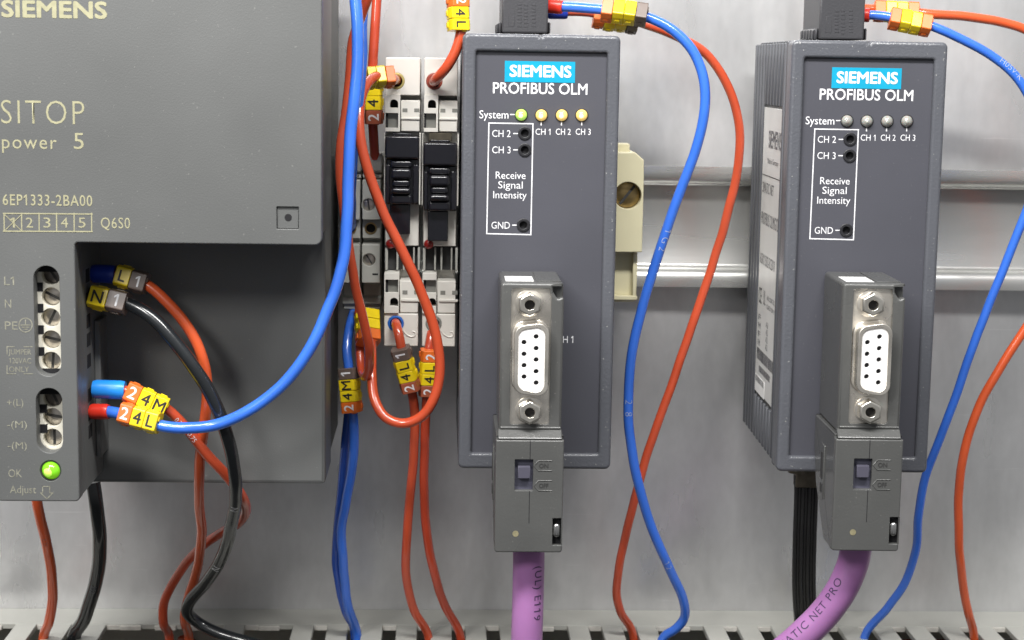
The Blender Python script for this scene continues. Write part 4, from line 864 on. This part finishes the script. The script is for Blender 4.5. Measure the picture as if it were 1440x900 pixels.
r = wire('red_wire', 'red wire tagged 24L2 leaving the right fuse block beside the looped wire', [(608, 456, 44), (606, 470, 50), (603, 500, 52), (601, 555, 51), (599, 610, 49), (597, 690, 47), (601, 750, 44), (610, 800, 40), (624, 848, 34)] + into_duct(648, 897), 2.6, 'red_dark', group='control wires')
markers(r, (604, 491, 53), (601, 556, 52), [('2', O_, Wt), ('L', Y_, K), ('4', Y_, K), ('2', RU, Wt)], 5.0, 4.6, flip=True, csize=2.6, face=(.1, -1, 0))
# --- left module supply
r = wire('blue_wire', 'blue wire sweeping in an S between the two modules', [(774, 9, 44), (795, 10, 45), (830, 13, 46), (870, 17, 47), (912, 24, 48), (945, 40, 49), (972, 68, 50), (988, 110, 51), (990, 160, 51), (977, 215, 50), (955, 272, 49), (933, 335, 48), (912, 400, 47), (894, 470, 47), (885, 535, 47), (886, 600, 47), (895, 670, 47), (915, 740, 45), (940, 800, 41), (960, 845, 36), (961, 868, 33), (950, 883, 31)] + into_duct(930, 900), 2.75, 'blue', group='control wires')
sleeve(r, (770, 8, 44), (791, 10, 45), 1.95, 'ferrule_red'); markers(r, (846, 13, 47), (910, 22, 48.5), [('', O_, Wt), ('', Y_, K), ('', Y_, K), ('', B_, Wt)], 5.6, 5.2, face=(0, -1, .5), csize=2.2)
along_text(r, '2 8', (884, 562), 47, 2.0, 1.37, 'print_wire', bold=-.02, adv=1.4); along_text(r, '1 G 2', (941, 318), 48, 1.9, 1.37, 'print_wire', bold=-.02, turn=.3); along_text(r, '1 2', (932, 785), 42, 1.5, 1.37, 'print_wire', bold=-.02)
r = wire('red_wire', 'red wire bowing wide between the two modules behind the blue one', [(774, 17, 38), (800, 17, 38), (840, 21, 39), (880, 27, 39), (915, 38, 39), (955, 54, 38), (992, 76, 37), (1022, 118, 36), (1039, 172, 35), (1038, 228, 34), (1024, 295, 33), (1002, 370, 32), (978, 445, 32), (948, 530, 32), (917, 615, 33), (897, 685, 34), (882, 740, 34), (870, 795, 33), (867, 832, 31), (873, 860, 29)] + into_duct(890, 893), 2.55, 'red', group='control wires')
sleeve(r, (770, 17, 38), (798, 17, 38), 1.9, 'ferrule_navy'); markers(r, (834, 23, 39), (897, 32, 39), [('', O_, Wt), ('', Y_, K), ('', Y_, K), ('', B_, Wt)], 5.8, 5.2, face=(0, -1, .3), csize=2.2)
# --- right module supply
r = wire('blue_wire', 'blue wire arching from the right module plug and returning down the right edge', [(1216, 21, 44), (1235, 22, 45), (1265, 27, 46), (1308, 37, 48), (1350, 54, 49), (1395, 78, 50), (1432, 112, 51), (1458, 165, 51), (1462, 225, 51), (1448, 285, 50), (1424, 348, 49), (1397, 412, 48), (1371, 480, 47), (1349, 545, 46), (1326, 608, 45), (1302, 668, 43), (1291, 725, 41), (1287, 775, 38), (1273, 820, 35), (1250, 855, 32)] + into_duct(1216, 897), 2.5, 'blue', group='control wires')
sleeve(r, (1214, 21, 44), (1223, 21.5, 44.5), 1.9, 'ferrule_red'); markers(r, (1251, 25, 46.5), (1309, 36, 48), [('', O_, Wt), ('', Y_, K), ('', Y_, K), ('', O_, Wt)], 5.4, 5.0, face=(0, -1, .5), csize=2.2)
along_text(r, 'H05V-K', (1403, 82), 50, 1.6, 1.25, 'print_wire', bold=-.02, turn=.4)
r = wire('red_wire', 'red wire leaving the right module plug and returning along the right edge', [(1212, 12, 36), (1230, 13, 36), (1270, 16, 37), (1310, 20, 38), (1360, 22, 38), (1410, 31, 38), (1450, 46, 38), (1500, 95, 38), (1527, 190, 38), (1512, 320, 38), (1462, 428, 38), (1418, 497, 38), (1381, 565, 38), (1358, 635, 38), (1348, 705, 37), (1348, 765, 36), (1354, 820, 33), (1362, 862, 30)] + into_duct(1370, 897), 2.6, 'red_bright', group='control wires')
markers(r, (1229, 15, 37), (1291, 18, 38), [('', O_, Wt), ('', Y_, K), ('', Y_, K), ('', O_, Wt)], 5.2, 4.8, face=(0, -1, .4), csize=2.2)
# --- inside the duct
wire('red_wire', 'red wire lying inside the duct below the dark gap', [(PZ(170, 893, DUCT_Z - 9),), (PZ(230, 896, DUCT_Z - 10),), (PZ(262, 899, DUCT_Z - 9),), (PZ(300, 930, DUCT_Z - 14),)], 2.6, 'red', group='wires inside the duct')
wire('red_wire', 'red wire seen deep in a duct slot near the right edge', [(PZ(1240, 905, DUCT_Z - 9),), (PZ(1310, 905, DUCT_Z - 9),), (PZ(1400, 908, DUCT_Z - 12),)], 2.6, 'red', group='wires inside the duct')

# ------------------------------------------------------------------ purple bus cables and black fibre cable
def bus_cable(label, pts, txt, tp, h, flip, turn, size):
    path = Path(pix(pts)); root = thing('bus_cable', label, 'cable', path.p[0], 'purple bus cables'); root_paths[root.name] = path
    MB().tube(path.p, 4.05, 28).build('jacket', 'purple', root)
    along_text(root, txt, tp, h, size, 4.05, 'print_ink', flip, turn, bold=.0, adv=1.15)
    return root
bus_cable('purple bus cable hanging straight down under the left connector', [(743.5, 765, 88), (743.5, 790, 88), (742.5, 840, 88), (741, 890, 88), (739, 960, 87), (738, 1020, 80)], '(UL) E119', (743, 790), 88, False, 0.62, 2.1)
bus_cable('purple bus cable slanting to the left under the right connector', [(1030, 966, 76), (1082, 932, 82), (1125, 897, 84), (1160, 862, 85), (1185, 826, 86), (1200, 790, 86), (1204, 768, 86)], 'SIMATIC NET PRO', (1094, 922), 83, False, 0.78, 2.1)
fc = Path(pix([(1134, 668, 38), (1134, 700, 38), (1132, 760, 38), (1131, 820, 36), (1132, 850, 32)] + into_duct(1134, 888))); root = thing('flat_cable', 'flat ribbed black cable dropping behind the right connector into the duct', 'cable', fc.p[0])
for k in range(7):
    m = MB(); m.tube([p + Vector((-3.0 + 1.02 * k, .35 * (k % 2) + .25 * k, 0)) for p in fc.p], .56, 10); m.build('core', 'fibre_black', root)
m = MB(); A = P(1134, 668, 38); m.box(A.x - 3.2, A.x + 3.6, A.y - 1.2, A.y + 3.0, A.z - 3.5, A.z + 1.5, .4, 2); m.build('crimp_block', 'nut_dull', root)
A = P(1121, 870, 14); B = P(1121, 851, 14); wr = thing('wire_stub', 'short cream wire end beside the flat black cable', 'wire', A); m = MB(); m.tube([A + Vector((0, 0, -8)), A, B], 1.0, 12); m.build('insulation', 'cream', wr)
